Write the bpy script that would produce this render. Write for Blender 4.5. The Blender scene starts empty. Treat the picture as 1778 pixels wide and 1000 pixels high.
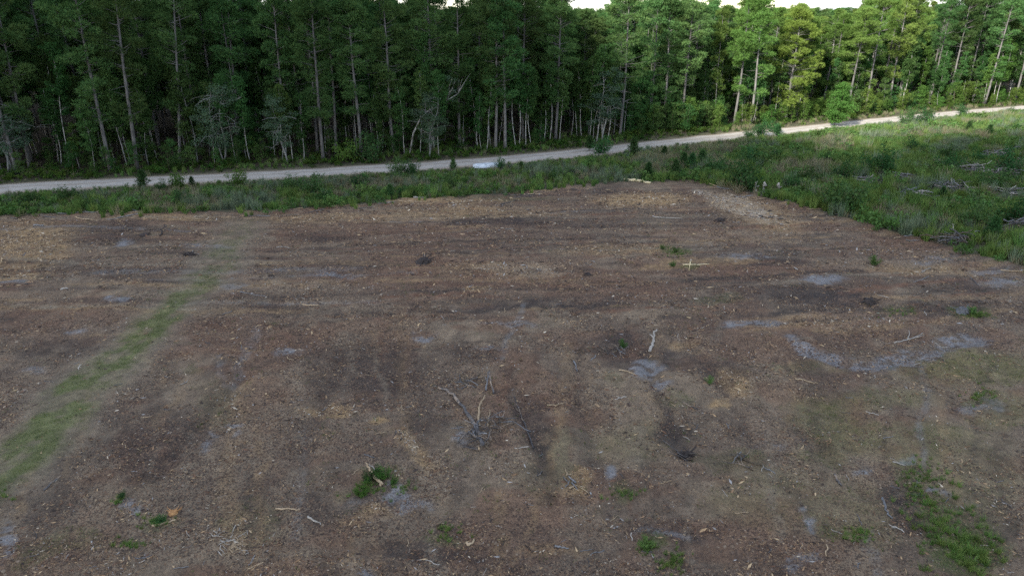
import bpy, math, random
import numpy as np

# ------------------------------------------------------------------ camera, sky, sun, exposure
sc = bpy.context.scene
R = math.radians
PITCH, FPX, CAM_H = 21.6, 1200.0, 18.0
cam_d = bpy.data.cameras.new('camera')
cam = bpy.data.objects.new('camera', cam_d)
sc.collection.objects.link(cam)
cam.location = (0, 0, CAM_H)
cam.rotation_euler = (R(90 - PITCH), 0, 0)
cam_d.sensor_width = 36.0
cam_d.lens = 36.0 * FPX / 1778.0
cam_d.clip_end = 6000
sc.camera = cam

SUN_EL = R(33)
SUN_H = np.array([-0.66, -0.75]); SUN_H /= np.linalg.norm(SUN_H)      # towards the sun, on the ground plane
SUN_DIR = np.array([SUN_H[0]*math.cos(SUN_EL), SUN_H[1]*math.cos(SUN_EL), math.sin(SUN_EL)])
world = bpy.data.worlds.new('World'); sc.world = world; world.use_nodes = True
wn = world.node_tree.nodes; wl = world.node_tree.links
sky = wn.new('ShaderNodeTexSky'); sky.sky_type = 'NISHITA'; sky.sun_disc = False
sky.sun_elevation = SUN_EL
sky.sun_rotation = math.atan2(SUN_H[0], SUN_H[1])
sky.dust_density = 0.5; sky.air_density = 1.0; sky.ozone_density = 1.0
bg = wn['Background']
tcw = wn.new('ShaderNodeTexCoord'); mpw = wn.new('ShaderNodeMapping'); mpw.inputs['Scale'].default_value = (1, 1, 2.2); wl.new(tcw.outputs['Generated'], mpw.inputs[0])
cn = wn.new('ShaderNodeTexNoise'); cn.inputs['Scale'].default_value = 2.6; cn.inputs['Detail'].default_value = 6; cn.inputs['Roughness'].default_value = .55; wl.new(mpw.outputs[0], cn.inputs['Vector'])
cr_ = wn.new('ShaderNodeValToRGB'); cr_.color_ramp.elements[0].position = .44; cr_.color_ramp.elements[1].position = .60; wl.new(cn.outputs[0], cr_.inputs[0])
cmx = wn.new('ShaderNodeMix'); cmx.data_type = 'RGBA'; wl.new(cr_.outputs[0], cmx.inputs[0]); wl.new(sky.outputs[0], cmx.inputs[6]); cmx.inputs[7].default_value = (4.9, 5.1, 5.5, 1)
wl.new(cmx.outputs[2], bg.inputs[0]); bg.inputs[1].default_value = 0.15
sun_d = bpy.data.lights.new('sun', 'SUN'); sun_d.energy = 5.0; sun_d.angle = R(0.5); sun_d.color = (1.0, 0.95, 0.85)
sun = bpy.data.objects.new('sun', sun_d); sc.collection.objects.link(sun)
sun.location = (-60, -60, 90)
from mathutils import Vector, Matrix, Euler
sun.rotation_euler = Vector(SUN_DIR).to_track_quat('Z', 'Y').to_euler()
sc.view_settings.view_transform = 'Standard'; sc.view_settings.look = 'None'
sc.view_settings.gamma = 1.0; sc.view_settings.use_curve_mapping = False
sc.view_settings.exposure = 1.2
sc.render.engine = 'CYCLES'
sc.cycles.use_denoising = False
sc.cycles.max_bounces = 5; sc.cycles.diffuse_bounces = 3; sc.cycles.transmission_bounces = 4
sc.cycles.glossy_bounces = 2; sc.cycles.caustics_reflective = False; sc.cycles.caustics_refractive = False

rng = np.random.default_rng(7); random.seed(7)
COL = sc.collection

# ------------------------------------------------------------------ numeric helpers
CT, ST = math.cos(R(PITCH)), math.sin(R(PITCH))
def ground_pt(px, py, z=0.0):
    x = (px - 889) / FPX; v = (500 - py) / FPX
    d = np.array([x, CT + v*ST, -ST + v*CT])
    return d[:2] * ((CAM_H - z) / -d[2])
def project(x, y, z=0.0):
    zz = z - CAM_H
    dep = np.maximum(y*CT - zz*ST, 0.5); up = y*ST + zz*CT
    return 889 + FPX*x/dep, 500 - FPX*up/dep
def hash2(i, j, s):
    n = (i.astype(np.int64)*374761393 + j.astype(np.int64)*668265263 + s*1274126177) & 0x7fffffff
    n = ((n ^ (n >> 13)) * 1274126177) & 0x7fffffff
    n = (n ^ (n >> 16)) & 0xffff
    return n / 65535.0
def vnoise(x, y, s=0):
    i = np.floor(x); j = np.floor(y); fx = x-i; fy = y-j
    fx = fx*fx*(3-2*fx); fy = fy*fy*(3-2*fy)
    a = hash2(i, j, s); b = hash2(i+1, j, s); c = hash2(i, j+1, s); d = hash2(i+1, j+1, s)
    return (a*(1-fx)+b*fx)*(1-fy) + (c*(1-fx)+d*fx)*fy
def fbm(x, y, s=0, o=4):
    t = 0; a = .5; n = 0
    for k in range(o):
        t = t + a*vnoise(x, y, s+k*17); n += a; a *= .5; x = x*2.03+11.3; y = y*2.03-7.1
    return t/n
def sstep(a, b, x):
    t = np.clip((x-a)/(b-a), 0, 1); return t*t*(3-2*t)
def seg_dist(x, y, pts):
    d = np.full(np.shape(x), 1e9)
    for (ax, ay), (bx, by) in zip(pts[:-1], pts[1:]):
        vx, vy = bx-ax, by-ay
        t = np.clip(((x-ax)*vx + (y-ay)*vy)/(vx*vx+vy*vy+1e-9), 0, 1)
        d = np.minimum(d, np.hypot(x-ax-t*vx, y-ay-t*vy))
    return d

# ------------------------------------------------------------------ layout lines
ROAD_UP = [(-150,330),(0,318),(300,305),(600,289),(830,275),(900,269),(1012,257.5),(1124,246),(1220,234.5),(1332,225),(1394,218.5),(1458,211.5),(1554,202),(1650,193.2),(1714,188),(1778,183.5)]
far_edge = np.array([ground_pt(*p) for p in ROAD_UP])
e0 = far_edge[0] - (far_edge[1]-far_edge[0])/np.linalg.norm(far_edge[1]-far_edge[0])*150
e1 = far_edge[-1] + (far_edge[-1]-far_edge[-3])/np.linalg.norm(far_edge[-1]-far_edge[-3])*250
far_edge = np.vstack([e0, far_edge, e1])
# resample + smooth
def resample(pts, step):
    seg = np.hypot(*np.diff(pts, axis=0).T); s = np.concatenate([[0], np.cumsum(seg)])
    t = np.arange(0, s[-1], step)
    return np.stack([np.interp(t, s, pts[:, 0]), np.interp(t, s, pts[:, 1])], 1)
fe = resample(far_edge, 2.0)
for _ in range(30):
    fe[1:-1] = .25*fe[:-2] + .5*fe[1:-1] + .25*fe[2:]
tan_ = np.gradient(fe, axis=0); tan_ /= np.linalg.norm(tan_, axis=1)[:, None]
nrm_ = np.stack([tan_[:, 1], -tan_[:, 0]], 1)       # points to the camera side
ROAD_W = 5.0
road_c = fe + nrm_*ROAD_W/2
road_c_l = [tuple(p) for p in road_c[::2]]
def road_far_y(x): return np.interp(x, fe[:, 0], fe[:, 1])   # the far edge as y(x)
def beyond(x, y):      # signed distance past the far road edge (positive = forest side)
    yr = road_far_y(x); sl = np.interp(x, fe[:, 0], tan_[:, 0])
    return (y-yr)*sl
EDGE = [(-900,420),(-200,388),(0,381),(100,377),(250,374),(400,372),(500,366),(620,358),(700,350),(790,345),(860,338),(960,329),(1030,321),(1080,317),(1130,318),(1210,315),(1240,325),(1300,338),(1340,350),(1400,365),(1470,383),(1560,408),(1620,425),(1680,441),(1778,468),(1900,503),(2100,565),(2600,760)]
EX = np.array([p[0] for p in EDGE]); EY = np.array([p[1] for p in EDGE])
def field_depth(x, y):     # metres inside the cleared field (negative = in the weeds)
    px, py = project(x, y)
    wob = (fbm(x/2.2, y/2.2, 91, 3)-.5)*1.6
    ey = np.interp(px, EX, EY)
    _, dep = 0, np.maximum(y*CT + CAM_H*ST, 1)
    mpp = dep/FPX/np.maximum(np.sin(np.arctan2(CAM_H, np.maximum(y, 1))), .1)
    return np.where(y < 14, 8.0, (py-ey)*mpp + wob)
TRACK = [ground_pt(*p) for p in [(-420,1080),(-20,830),(100,720),(200,622),(290,546),(350,492),(392,440),(425,385)]]

RUTS = [[(880,640),(900,705),(928,775),(960,870)], [(1130,640),(1160,720),(1190,790)], [(1200,600),(1250,670),(1310,770)],
        [(600,600),(560,690),(520,800)], [(700,590),(690,680)], [(1000,600),(1010,700),(1030,800)], [(1330,590),(1400,615),(1480,640),(1600,628),(1700,590)],
        [(420,650),(330,760),(250,850)], [(760,880),(700,940),(560,960)], [(560,760),(520,850)], [(1290,650),(1420,780),(1500,860)]]
RUTS = [[ground_pt(*p) for p in r] for r in RUTS]
def height(x, y):
    x = np.asarray(x, float); y = np.asarray(y, float)
    dr = seg_dist(x, y, road_c_l)
    rm = 1 - sstep(ROAD_W/2+.3, ROAD_W/2+4, dr)
    far = 1 - sstep(150, 260, np.hypot(x, y-60))
    h = .55*(fbm(x/24, y/16, 3, 3)-.5) + .30*(fbm(x/5, y/2.6, 5, 4)-.5) + .15*(fbm(x/.8, y/.7, 9, 4)-.5)
    near = sstep(48, 36, y)
    h = h + near*.13*(fbm(x/1.4, y/5, 21, 3)-.5)
    for r in RUTS:
        d = seg_dist(x, y, r)
        h = h - .13*np.exp(-(d/.35)**2) + .07*np.exp(-((d-.75)/.3)**2)
    dt = seg_dist(x, y, TRACK)
    h = h*(.35+.65*sstep(1.0, 3.5, dt))
    fd_ = field_depth(x, y); h = h + np.where(y > 30, .34*np.exp(-((fd_+.2)/.9)**2)*fbm(x/1.6, y/1.6, 29, 3), 0)
    h = h*far
    return h*(1-rm) - .10*rm
def hz(x, y): return float(height(np.array([x]), np.array([y]))[0])

# ------------------------------------------------------------------ materials
def new_mat(name):
    m = bpy.data.materials.new(name); m.use_nodes = True
    n = m.node_tree.nodes; n.clear()
    out = n.new('ShaderNodeOutputMaterial')
    return m, n, m.node_tree.links, out
def N(n, t, **kw):
    nd = n.new(t)
    for k, v in kw.items(): setattr(nd, k, v)
    return nd
def ramp(n, l, fac, stops):
    r = n.new('ShaderNodeValToRGB'); e = r.color_ramp.elements
    while len(e) < len(stops): e.new(.5)
    for k, (p, c) in enumerate(stops):
        e[k].position = p; e[k].color = (*c, 1) if len(c) == 3 else c
    if fac is not None: l.new(fac, r.inputs[0])
    return r.outputs[0]
def mixc(n, l, fac, a, b, mode='MIX'):
    m = n.new('ShaderNodeMix'); m.data_type = 'RGBA'; m.blend_type = mode
    for s, v in ((m.inputs[0], fac), (m.inputs[6], a), (m.inputs[7], b)):
        if hasattr(v, 'links'): l.new(v, s)
        elif isinstance(v, (int, float)): s.default_value = v
        else: s.default_value = (*v, 1)
    return m.outputs[2]
def noise(n, l, vec, scale, detail=3, rough=.6):
    t = n.new('ShaderNodeTexNoise'); t.inputs['Scale'].default_value = scale; t.inputs['Detail'].default_value = detail
    t.inputs['Roughness'].default_value = rough
    if vec is not None: l.new(vec, t.inputs['Vector'])
    return t.outputs[0]
def mathn(n, l, op, a, b=0.0, c=None):
    m = n.new('ShaderNodeMath'); m.operation = op
    for s, v in zip(m.inputs, (a, b, c)):
        if v is None: continue
        if hasattr(v, 'links'): l.new(v, s)
        else: s.default_value = v
    return m.outputs[0]

def leaf_mat(name, ca, cb, cc, trans=.35, objvar=.35):
    """foliage: leaf-to-leaf, clump and plant colour variation over three greens"""
    m, n, l, out = new_mat(name)
    geo = n.new('ShaderNodeNewGeometry'); oi = n.new('ShaderNodeObjectInfo'); tc = n.new('ShaderNodeTexCoord')
    nz = noise(n, l, tc.outputs['Object'], .8, 2)
    f = mathn(n, l, 'ADD', mathn(n, l, 'MULTIPLY', geo.outputs['Random Per Island'], .45), mathn(n, l, 'MULTIPLY', nz, .55))
    col = ramp(n, l, f, [(.15, ca), (.5, cb), (.85, cc)])
    hsv = n.new('ShaderNodeHueSaturation'); l.new(col, hsv.inputs['Color'])
    l.new(mathn(n, l, 'MULTIPLY_ADD', oi.outputs['Random'], objvar*2, 1-objvar), hsv.inputs['Value'])
    rr = mathn(n, l, 'FRACT', mathn(n, l, 'MULTIPLY', oi.outputs['Random'], 7.31))
    l.new(mathn(n, l, 'MULTIPLY_ADD', rr, .05, .475), hsv.inputs['Hue'])
    d = n.new('ShaderNodeBsdfDiffuse'); t = n.new('ShaderNodeBsdfTranslucent'); mx = n.new('ShaderNodeMixShader')
    l.new(hsv.outputs[0], d.inputs[0])
    tcol = mixc(n, l, 1.0, hsv.outputs[0], (1.0, 1.0, .55), 'MULTIPLY'); l.new(tcol, t.inputs[0])
    mx.inputs[0].default_value = trans
    l.new(d.outputs[0], mx.inputs[1]); l.new(t.outputs[0], mx.inputs[2]); l.new(mx.outputs[0], out.inputs[0])
    return m
def wood_mat(name, dark, light, scale=6, stretch=(1, 1, .18), bump=.4, patch=None):
    m, n, l, out = new_mat(name)
    tc = n.new('ShaderNodeTexCoord'); oi = n.new('ShaderNodeObjectInfo')
    mp = n.new('ShaderNodeMapping'); mp.inputs['Scale'].default_value = stretch
    l.new(tc.outputs['Object'], mp.inputs[0])
    a = noise(n, l, mp.outputs[0], scale, 5, .65)
    col = ramp(n, l, a, [(.3, dark), (.7, light)])
    if patch:
        p = noise(n, l, tc.outputs['Object'], patch[1], 3, .6)
        col = mixc(n, l, ramp(n, l, p, [(.5, (0, 0, 0)), (.6, (1, 1, 1))]), col, patch[0])
    hsv = n.new('ShaderNodeHueSaturation'); l.new(col, hsv.inputs['Color'])
    l.new(mathn(n, l, 'MULTIPLY_ADD', oi.outputs['Random'], .5, .75), hsv.inputs['Value'])
    b = n.new('ShaderNodeBsdfPrincipled'); b.inputs['Roughness'].default_value = .9; b.inputs['Specular IOR Level'].default_value = .2
    l.new(hsv.outputs[0], b.inputs['Base Color'])
    bp = n.new('ShaderNodeBump'); bp.inputs['Strength'].default_value = bump; bp.inputs['Distance'].default_value = .03
    l.new(a, bp.inputs['Height']); l.new(bp.outputs[0], b.inputs['Normal'])
    l.new(b.outputs[0], out.inputs[0])
    return m
M = {}
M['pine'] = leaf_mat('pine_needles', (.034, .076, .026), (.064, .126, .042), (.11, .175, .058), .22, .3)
M['pine_yellow_sun_tint'] = leaf_mat('yellow_sun_tinted_needles', (.11, .185, .034), (.18, .26, .055), (.24, .31, .085), .38, .1)  # naturally yellow-green needles, colour lightened further to carry the sunlight on them
M['pine_sun_tint'] = leaf_mat('sun_tinted_pine_needles', (.075, .145, .032), (.125, .205, .052), (.18, .26, .075), .35, .25)  # pine needles with sunlight put into the colour, for the lit stretch
M['broad'] = leaf_mat('broad_leaves', (.03, .07, .022), (.055, .115, .036), (.095, .165, .055), .35, .3)
M['bright'] = leaf_mat('bright_leaves', (.052, .11, .024), (.085, .155, .036), (.125, .195, .052), .4, .25)
M['greygreen'] = leaf_mat('grey_green_leaves', (.045, .085, .05), (.075, .125, .075), (.12, .17, .105), .3, .15)
M['shrub'] = leaf_mat('shrub_leaves', (.026, .064, .026), (.045, .10, .036), (.075, .14, .05), .35, .3)
M['weed'] = leaf_mat('weed_leaves', (.060, .122, .036), (.098, .172, .052), (.14, .21, .07), .35, .3)
M['grass'] = leaf_mat('grass_blades', (.085, .152, .04), (.132, .205, .06), (.185, .245, .085), .35, .3)
M['bluegrass'] = leaf_mat('grey_green_grass', (.09, .13, .085), (.14, .18, .12), (.2, .23, .16), .3, .2)
M['dry'] = leaf_mat('dry_grass', (.13, .12, .075), (.21, .195, .125), (.29, .27, .185), .3, .25)
M['turf'] = leaf_mat('short_turf', (.06, .095, .026), (.09, .13, .038), (.13, .165, .058), .3, .3)
M['fern'] = leaf_mat('forest_undergrowth', (.03, .075, .015), (.06, .115, .025), (.10, .145, .035), .4, .35)
M['pine_bark'] = wood_mat('pine_bark', (.055, .052, .05), (.19, .181, .172), 7)
M['pale_bark'] = wood_mat('pale_bark', (.17, .165, .15), (.38, .37, .345), 5, (1, 1, .3), .2, ((.10, .095, .08), 2.2))
M['grey_bark'] = wood_mat('grey_bark', (.10, .10, .095), (.24, .24, .23), 6, (1, 1, .3), .2)
M['stem'] = wood_mat('brown_stem', (.06, .045, .03), (.14, .11, .08), 9)
M['dark_wood'] = wood_mat('weathered_dark_wood', (.03, .03, .034), (.125, .115, .11), 9, (1, 1, 1), .5, ((.24, .185, .14), 1.6))
M['grey_wood'] = wood_mat('weathered_grey_wood', (.075, .075, .08), (.22, .22, .225), 9, (1, 1, 1), .4)
M['tan_wood'] = wood_mat('fresh_tan_wood', (.20, .145, .09), (.42, .32, .21), 9, (1, 1, 1), .3)
M['pale_wood'] = wood_mat('bleached_wood', (.22, .195, .165), (.45, .41, .36), 8, (1, 1, 1), .3)
M['lath'] = wood_mat('sawn_pine', (.60, .50, .30), (.75, .66, .45), 6, (1, 1, 1), .1)
M['orange_wood'] = wood_mat('orange_rotten_wood', (.25, .12, .05), (.5, .29, .13), 9, (1, 1, 1), .5)
M['black_soil'] = wood_mat('black_root_soil', (.02, .018, .017), (.07, .055, .05), 8, (1, 1, 1), .8)

def attr_mat(name, attr, rough=.95):
    m, n, l, out = new_mat(name)
    a = n.new('ShaderNodeAttribute'); a.attribute_name = attr
    b = n.new('ShaderNodeBsdfPrincipled'); b.inputs['Roughness'].default_value = rough; b.inputs['Specular IOR Level'].default_value = .15
    l.new(a.outputs['Color'], b.inputs['Base Color']); l.new(b.outputs[0], out.inputs[0])
    return m
M['chip'] = attr_mat('wood_chip', 'tint')

def ground_mat():
    m, n, l, out = new_mat('cleared_soil')
    a = n.new('ShaderNodeAttribute'); a.attribute_name = 'soil'
    b_ = n.new('ShaderNodeAttribute'); b_.attribute_name = 'litter'
    tc = n.new('ShaderNodeTexCoord'); v = tc.outputs['Object']
    big = noise(n, l, v, .9, 6, .62); fine = noise(n, l, v, 7, 5, .7); tiny = noise(n, l, v, 38, 3, .7)
    f = mathn(n, l, 'ADD', mathn(n, l, 'MULTIPLY', big, .9), mathn(n, l, 'ADD', mathn(n, l, 'MULTIPLY', fine, 1.1), mathn(n, l, 'MULTIPLY', tiny, .7)))
    g = ramp(n, l, mathn(n, l, 'MULTIPLY_ADD', f, .75, -.5), [(.05, (.42, .40, .40)), (.5, (.98, .98, .98)), (.95, (1.75, 1.7, 1.62))])
    col = mixc(n, l, 1.0, a.outputs['Color'], g, 'MULTIPLY')
    # bark fragments: cells picked at random, dark and rust coloured, over littered ground
    vo = n.new('ShaderNodeTexVoronoi'); vo.inputs['Scale'].default_value = 16; l.new(v, vo.inputs['Vector'])
    sep = n.new('ShaderNodeSeparateColor'); l.new(vo.outputs['Color'], sep.inputs[0])
    bark = ramp(n, l, sep.outputs[1], [(0, (.03, .024, .022)), (.45, (.075, .05, .04)), (.75, (.16, .095, .06)), (1, (.27, .19, .12))])
    pick = mathn(n, l, 'MULTIPLY', mathn(n, l, 'GREATER_THAN', sep.outputs[0], .52), mathn(n, l, 'MULTIPLY', b_.outputs['Fac'], .75))
    col = mixc(n, l, pick, col, bark)
    b = n.new('ShaderNodeBsdfPrincipled'); b.inputs['Roughness'].default_value = .95; b.inputs['Specular IOR Level'].default_value = .15
    l.new(col, b.inputs['Base Color'])
    bp = n.new('ShaderNodeBump'); bp.inputs['Strength'].default_value = .9; bp.inputs['Distance'].default_value = .12
    l.new(mathn(n, l, 'ADD', fine, mathn(n, l, 'MULTIPLY', tiny, .5)), bp.inputs['Height']); l.new(bp.outputs[0], b.inputs['Normal'])
    l.new(b.outputs[0], out.inputs[0])
    return m
def road_mat():
    m, n, l, out = new_mat('sandy_gravel')
    tc = n.new('ShaderNodeTexCoord'); v = tc.outputs['Object']
    at = n.new('ShaderNodeAttribute'); at.attribute_name = 'across'
    big = noise(n, l, v, .35, 4, .6); fine = noise(n, l, v, 6, 4, .7)
    col = ramp(n, l, big, [(.3, (.24, .215, .185)), (.5, (.34, .315, .28)), (.72, (.43, .405, .365))])
    col = mixc(n, l, .5, col, ramp(n, l, fine, [(.25, (.20, .18, .155)), (.75, (.55, .515, .47))]))
    # wheel tracks are packed paler, the edges browner
    wv = mathn(n, l, 'ADD', at.outputs['Fac'], mathn(n, l, 'MULTIPLY_ADD', noise(n, l, v, .5, 3), .3, -.15))
    ed = ramp(n, l, wv, [(.0, (1, 1, 1)), (.14, (.75, .75, .75)), (.24, (0, 0, 0)), (.42, (0, 0, 0)), (.5, (.6, .6, .6)), (.58, (0, 0, 0)), (.78, (0, 0, 0)), (1, (1, 1, 1))])
    col = mixc(n, l, ed, col, (.23, .185, .14))
    b = n.new('ShaderNodeBsdfPrincipled'); b.inputs['Roughness'].default_value = .95; b.inputs['Specular IOR Level'].default_value = .2
    l.new(col, b.inputs['Base Color'])
    bp = n.new('ShaderNodeBump'); bp.inputs['Strength'].default_value = .4; bp.inputs['Distance'].default_value = .04
    l.new(fine, bp.inputs['Height']); l.new(bp.outputs[0], b.inputs['Normal'])
    l.new(b.outputs[0], out.inputs[0]); return m
M['ground'] = ground_mat(); M['road'] = road_mat()

# ------------------------------------------------------------------ mesh helpers
def mesh_np(name, V, faces, mat=None, smooth=False):
    """faces: list of int arrays (n,k)"""
    me = bpy.data.meshes.new(name)
    V = np.asarray(V, np.float32)
    me.vertices.add(len(V)); me.vertices.foreach_set('co', V.ravel())
    loops = np.concatenate([f.ravel() for f in faces]).astype(np.int32)
    tot = np.concatenate([np.full(len(f), f.shape[1], np.int32) for f in faces])
    start = np.concatenate([[0], np.cumsum(tot)[:-1]]).astype(np.int32)
    me.loops.add(len(loops)); me.loops.foreach_set('vertex_index', loops)
    me.polygons.add(len(tot)); me.polygons.foreach_set('loop_start', start); me.polygons.foreach_set('loop_total', tot)
    if smooth: me.polygons.foreach_set('use_smooth', np.ones(len(tot), bool))
    me.update(calc_edges=True); me.validate()
    if mat: me.materials.append(mat)
    return me
class Geo:
    def __init__(s): s.V = []; s.F = {}; s.n = 0
    def add(s, V, F):
        V = np.asarray(V, float); F = np.asarray(F, int)
        s.V.append(V); s.F.setdefault(F.shape[1], []).append(F + s.n); s.n += len(V)
    def tube(s, pts, rad, sides=6, cap=True):
        pts = np.asarray(pts, float); rad = np.asarray(rad, float)*np.ones(len(pts)); k = len(pts)
        t = np.gradient(pts, axis=0); t /= np.linalg.norm(t, axis=1)[:, None]+1e-9
        ref = np.array([0, 0, 1.]) if abs(t[0][2]) < .8 else np.array([1., 0, 0])
        u = np.cross(t, ref); u /= np.linalg.norm(u, axis=1)[:, None]+1e-9; w = np.cross(t, u)
        a = np.linspace(0, 2*np.pi, sides, endpoint=False)
        ring = pts[:, None, :] + rad[:, None, None]*(np.cos(a)[None, :, None]*u[:, None, :] + np.sin(a)[None, :, None]*w[:, None, :])
        i = np.arange(k-1)[:, None]*sides; j = np.arange(sides)[None, :]; j2 = (j+1) % sides
        q = np.stack([i+j, i+j2, i+sides+j2, i+sides+j], -1).reshape(-1, 4)
        s.add(ring.reshape(-1, 3), q)
        if cap:
            base = s.n - k*sides
            for e, c in ((0, pts[0]), (k-1, pts[-1])):
                s.V.append(np.array([c])); ci = s.n; s.n += 1
                f = np.stack([np.full(sides, ci), base+e*sides+np.arange(sides), base+e*sides+(np.arange(sides)+1) % sides], 1)
                if e == 0: f = f[:, ::-1]
                s.F.setdefault(3, []).append(f)
    def needles(s, C, D, L, W):
        """thin triangles: centre base C, direction D"""
        n = len(C); r = rng.normal(size=(n, 3)); sd = np.cross(D, r); sd /= np.linalg.norm(sd, axis=1)[:, None]+1e-9
        V = np.stack([C - sd*W[:, None]/2, C + sd*W[:, None]/2, C + D*L[:, None]], 1).reshape(-1, 3)
        s.add(V, np.arange(3*n).reshape(n, 3))
    def leaves(s, C, Nn, L, W):
        """rhombic leaves, folded a little about the midrib"""
        n = len(C); r = rng.normal(size=(n, 3)); u = np.cross(Nn, r); u /= np.linalg.norm(u, axis=1)[:, None]+1e-9
        w = np.cross(Nn, u); w /= np.linalg.norm(w, axis=1)[:, None]+1e-9
        L = L[:, None]; W = W[:, None]
        V = np.stack([C - u*L/2, C + w*W/2 + Nn*W*.15, C + u*L/2, C - w*W/2 + Nn*W*.15], 1).reshape(-1, 3)
        s.add(V, np.arange(4*n).reshape(n, 4))
    def mesh(s, name, mat, smooth=False):
        return mesh_np(name, np.concatenate(s.V), [np.concatenate(v) for v in s.F.values()], mat, smooth)
def unit(n, up=0.0):
    v = rng.normal(size=(n, 3)); v[:, 2] += up; return v/(np.linalg.norm(v, axis=1)[:, None]+1e-9)
def link(name, data, parent=None, loc=None):
    o = bpy.data.objects.new(name, data); COL.objects.link(o)
    if parent is not None: o.parent = parent
    if loc is not None: o.location = loc
    return o
def tag(o, label=None, cat=None, group=None, kind=None):
    for k, v in (('label', label), ('category', cat), ('group', group), ('kind', kind)):
        if v: o[k] = v
    return o

# ------------------------------------------------------------------ ground sheet
def grade(a, b, s0, grow=1.12, smax=150):
    out = [a]; s = s0
    while out[-1] < b: out.append(out[-1]+s); s = min(s*grow, smax)
    return np.array(out)
xs_pos = np.concatenate([np.arange(0, 30, .16), np.arange(30, 62, .3), np.arange(62, 130, 1.2), grade(130, 3000, 3)])
xs = np.concatenate([-xs_pos[:0:-1], xs_pos])
ys = np.concatenate([-grade(0, 600, 3)[:0:-1], np.arange(0, 15, .8), np.arange(15, 38, .13), np.arange(38, 84, .24), np.arange(84, 200, 1.2), grade(200, 3200, 3)])
GX, GY = np.meshgrid(xs, ys); gx = GX.ravel(); gy = GY.ravel()
gz = height(gx, gy)
px_, py_ = project(gx, gy)

# base colour of the soil, by where each kind of soil lies
wx = gx + 1.1*(fbm(gx/1.7, gy/1.7, 41, 4)-.5)*2; wy = gy + 1.1*(fbm(gx/1.7, gy/1.7, 57, 4)-.5)*2
wpx, wpy = project(wx, wy)
def blobs(L):
    m = np.zeros(len(gx))
    for b in L:
        cx, cy, rx, ry = b[:4]; s = b[4] if len(b) > 4 else 1; an = R(b[5]) if len(b) > 5 else 0
        sel = (np.abs(px_-cx) < 3*max(rx, ry)) & (np.abs(py_-cy) < 3*max(rx, ry))
        dx = wpx[sel]-cx; dy = wpy[sel]-cy
        u = (dx*math.cos(an)+dy*math.sin(an))/rx; v = (-dx*math.sin(an)+dy*math.cos(an))/ry
        m[sel] = np.maximum(m[sel], s*sstep(1.25, .45, np.hypot(u, v)))
    return m
brk = np.clip(.35+.85*sstep(.36, .60, fbm(gx/.75, gy/.55, 85, 4)), 0, 1)
fd = field_depth(gx, gy); bey = beyond(gx, gy)
nearw = sstep(46, 34, gy)
str_far = fbm(gx/9, gy/1.1, 61, 5); str_near = fbm(gx/1.6+.5*fbm(gx/5, gy/5, 68, 2), gy/4.5, 67, 5)
streak = str_far*(1-nearw) + str_near*nearw
patchn = fbm(gx/3.2, gy/2.2, 71, 5)
def lay(col, m, c): return col*(1-m[:, None]) + np.array(c)[None]*m[:, None]
col = np.tile(np.array([.185, .138, .097]), (len(gx), 1))
col = lay(col, sstep(.47, .64, fbm(gx/7, gy/4, 73, 4))*.8*(.5+.5*brk), (.225, .172, .118))
col = lay(col, sstep(.48, .62, patchn)*.65, (.165, .095, .062))
col = lay(col, sstep(.51, .39, streak)*(.4+.15*(1-nearw))*(.5+.5*brk), (.066, .052, .044))
col = lay(col, sstep(.56, .72, streak)*(.3+.35*(1-nearw)), (.225, .165, .11))
DARK = [(640,640,120,60,.8),(250,770,110,70,.65),(1060,600,70,26,.8),(860,385,110,9,.9),(560,412,70,10,.8),(480,535,70,12,.7),(1420,515,130,16,.9),
        (1640,530,90,16,.8),(950,530,170,10,.8),(620,462,120,7,.8),(200,405,60,22,.7),(740,960,90,32,.95),(1130,625,90,22,.8),(1180,930,90,22,.7),
        (1580,880,60,42,.8),(935,760,22,90,.85,-15),(1170,750,20,60,.8,-18),(800,610,60,20,.6),(100,600,110,16,.6),(250,480,110,12,.5),(1330,455,110,10,.8),
        (420,450,110,8,.7),(1260,490,90,10,.6),(1670,500,110,10,.7),(1250,640,60,20,.6),(60,880,70,30,.5),(430,870,60,40,.5),(730,740,60,50,.5),(560,870,80,30,.5),(1050,330,30,6,.8),(980,395,140,7,.6)]
SAND = [(215,520,28,6),(210,424,14,7),(365,428,45,4,.8),(1425,490,44,6),(1310,566,60,9,.85),(662,868,34,15),(690,880,50,14,.6),(215,880,22,16,.9),(5,930,22,32),
        (1058,828,13,18),(1130,640,32,13,.9),(1160,662,26,10,.7),(1665,598,40,12),(1590,790,9,16),(1495,820,18,12,.9),(1558,797,8,6),(1420,910,13,24,.9),
        (580,478,40,5,.8),(400,495,18,5,.8),(500,605,26,7,.8),(730,580,22,7,.8),(640,990,28,10,.8),(1400,985,26,22,.7),(415,740,9,22,.7),(362,768,10,22,.7),(120,576,20,5,.7),
        (60,640,34,10,.6),(1650,865,18,8,.9),(1690,705,40,8,.5),(1620,450,50,8,.5),(1740,490,60,8,.6),(790,760,10,14,.7),(1720,470,40,6,.6),(20,490,40,6,.6),(900,560,60,6,.5),(1345,770,40,8,.4),(840,600,40,6,.5),(1300,445,50,6,.6),(1150,930,60,9,.6)]
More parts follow.
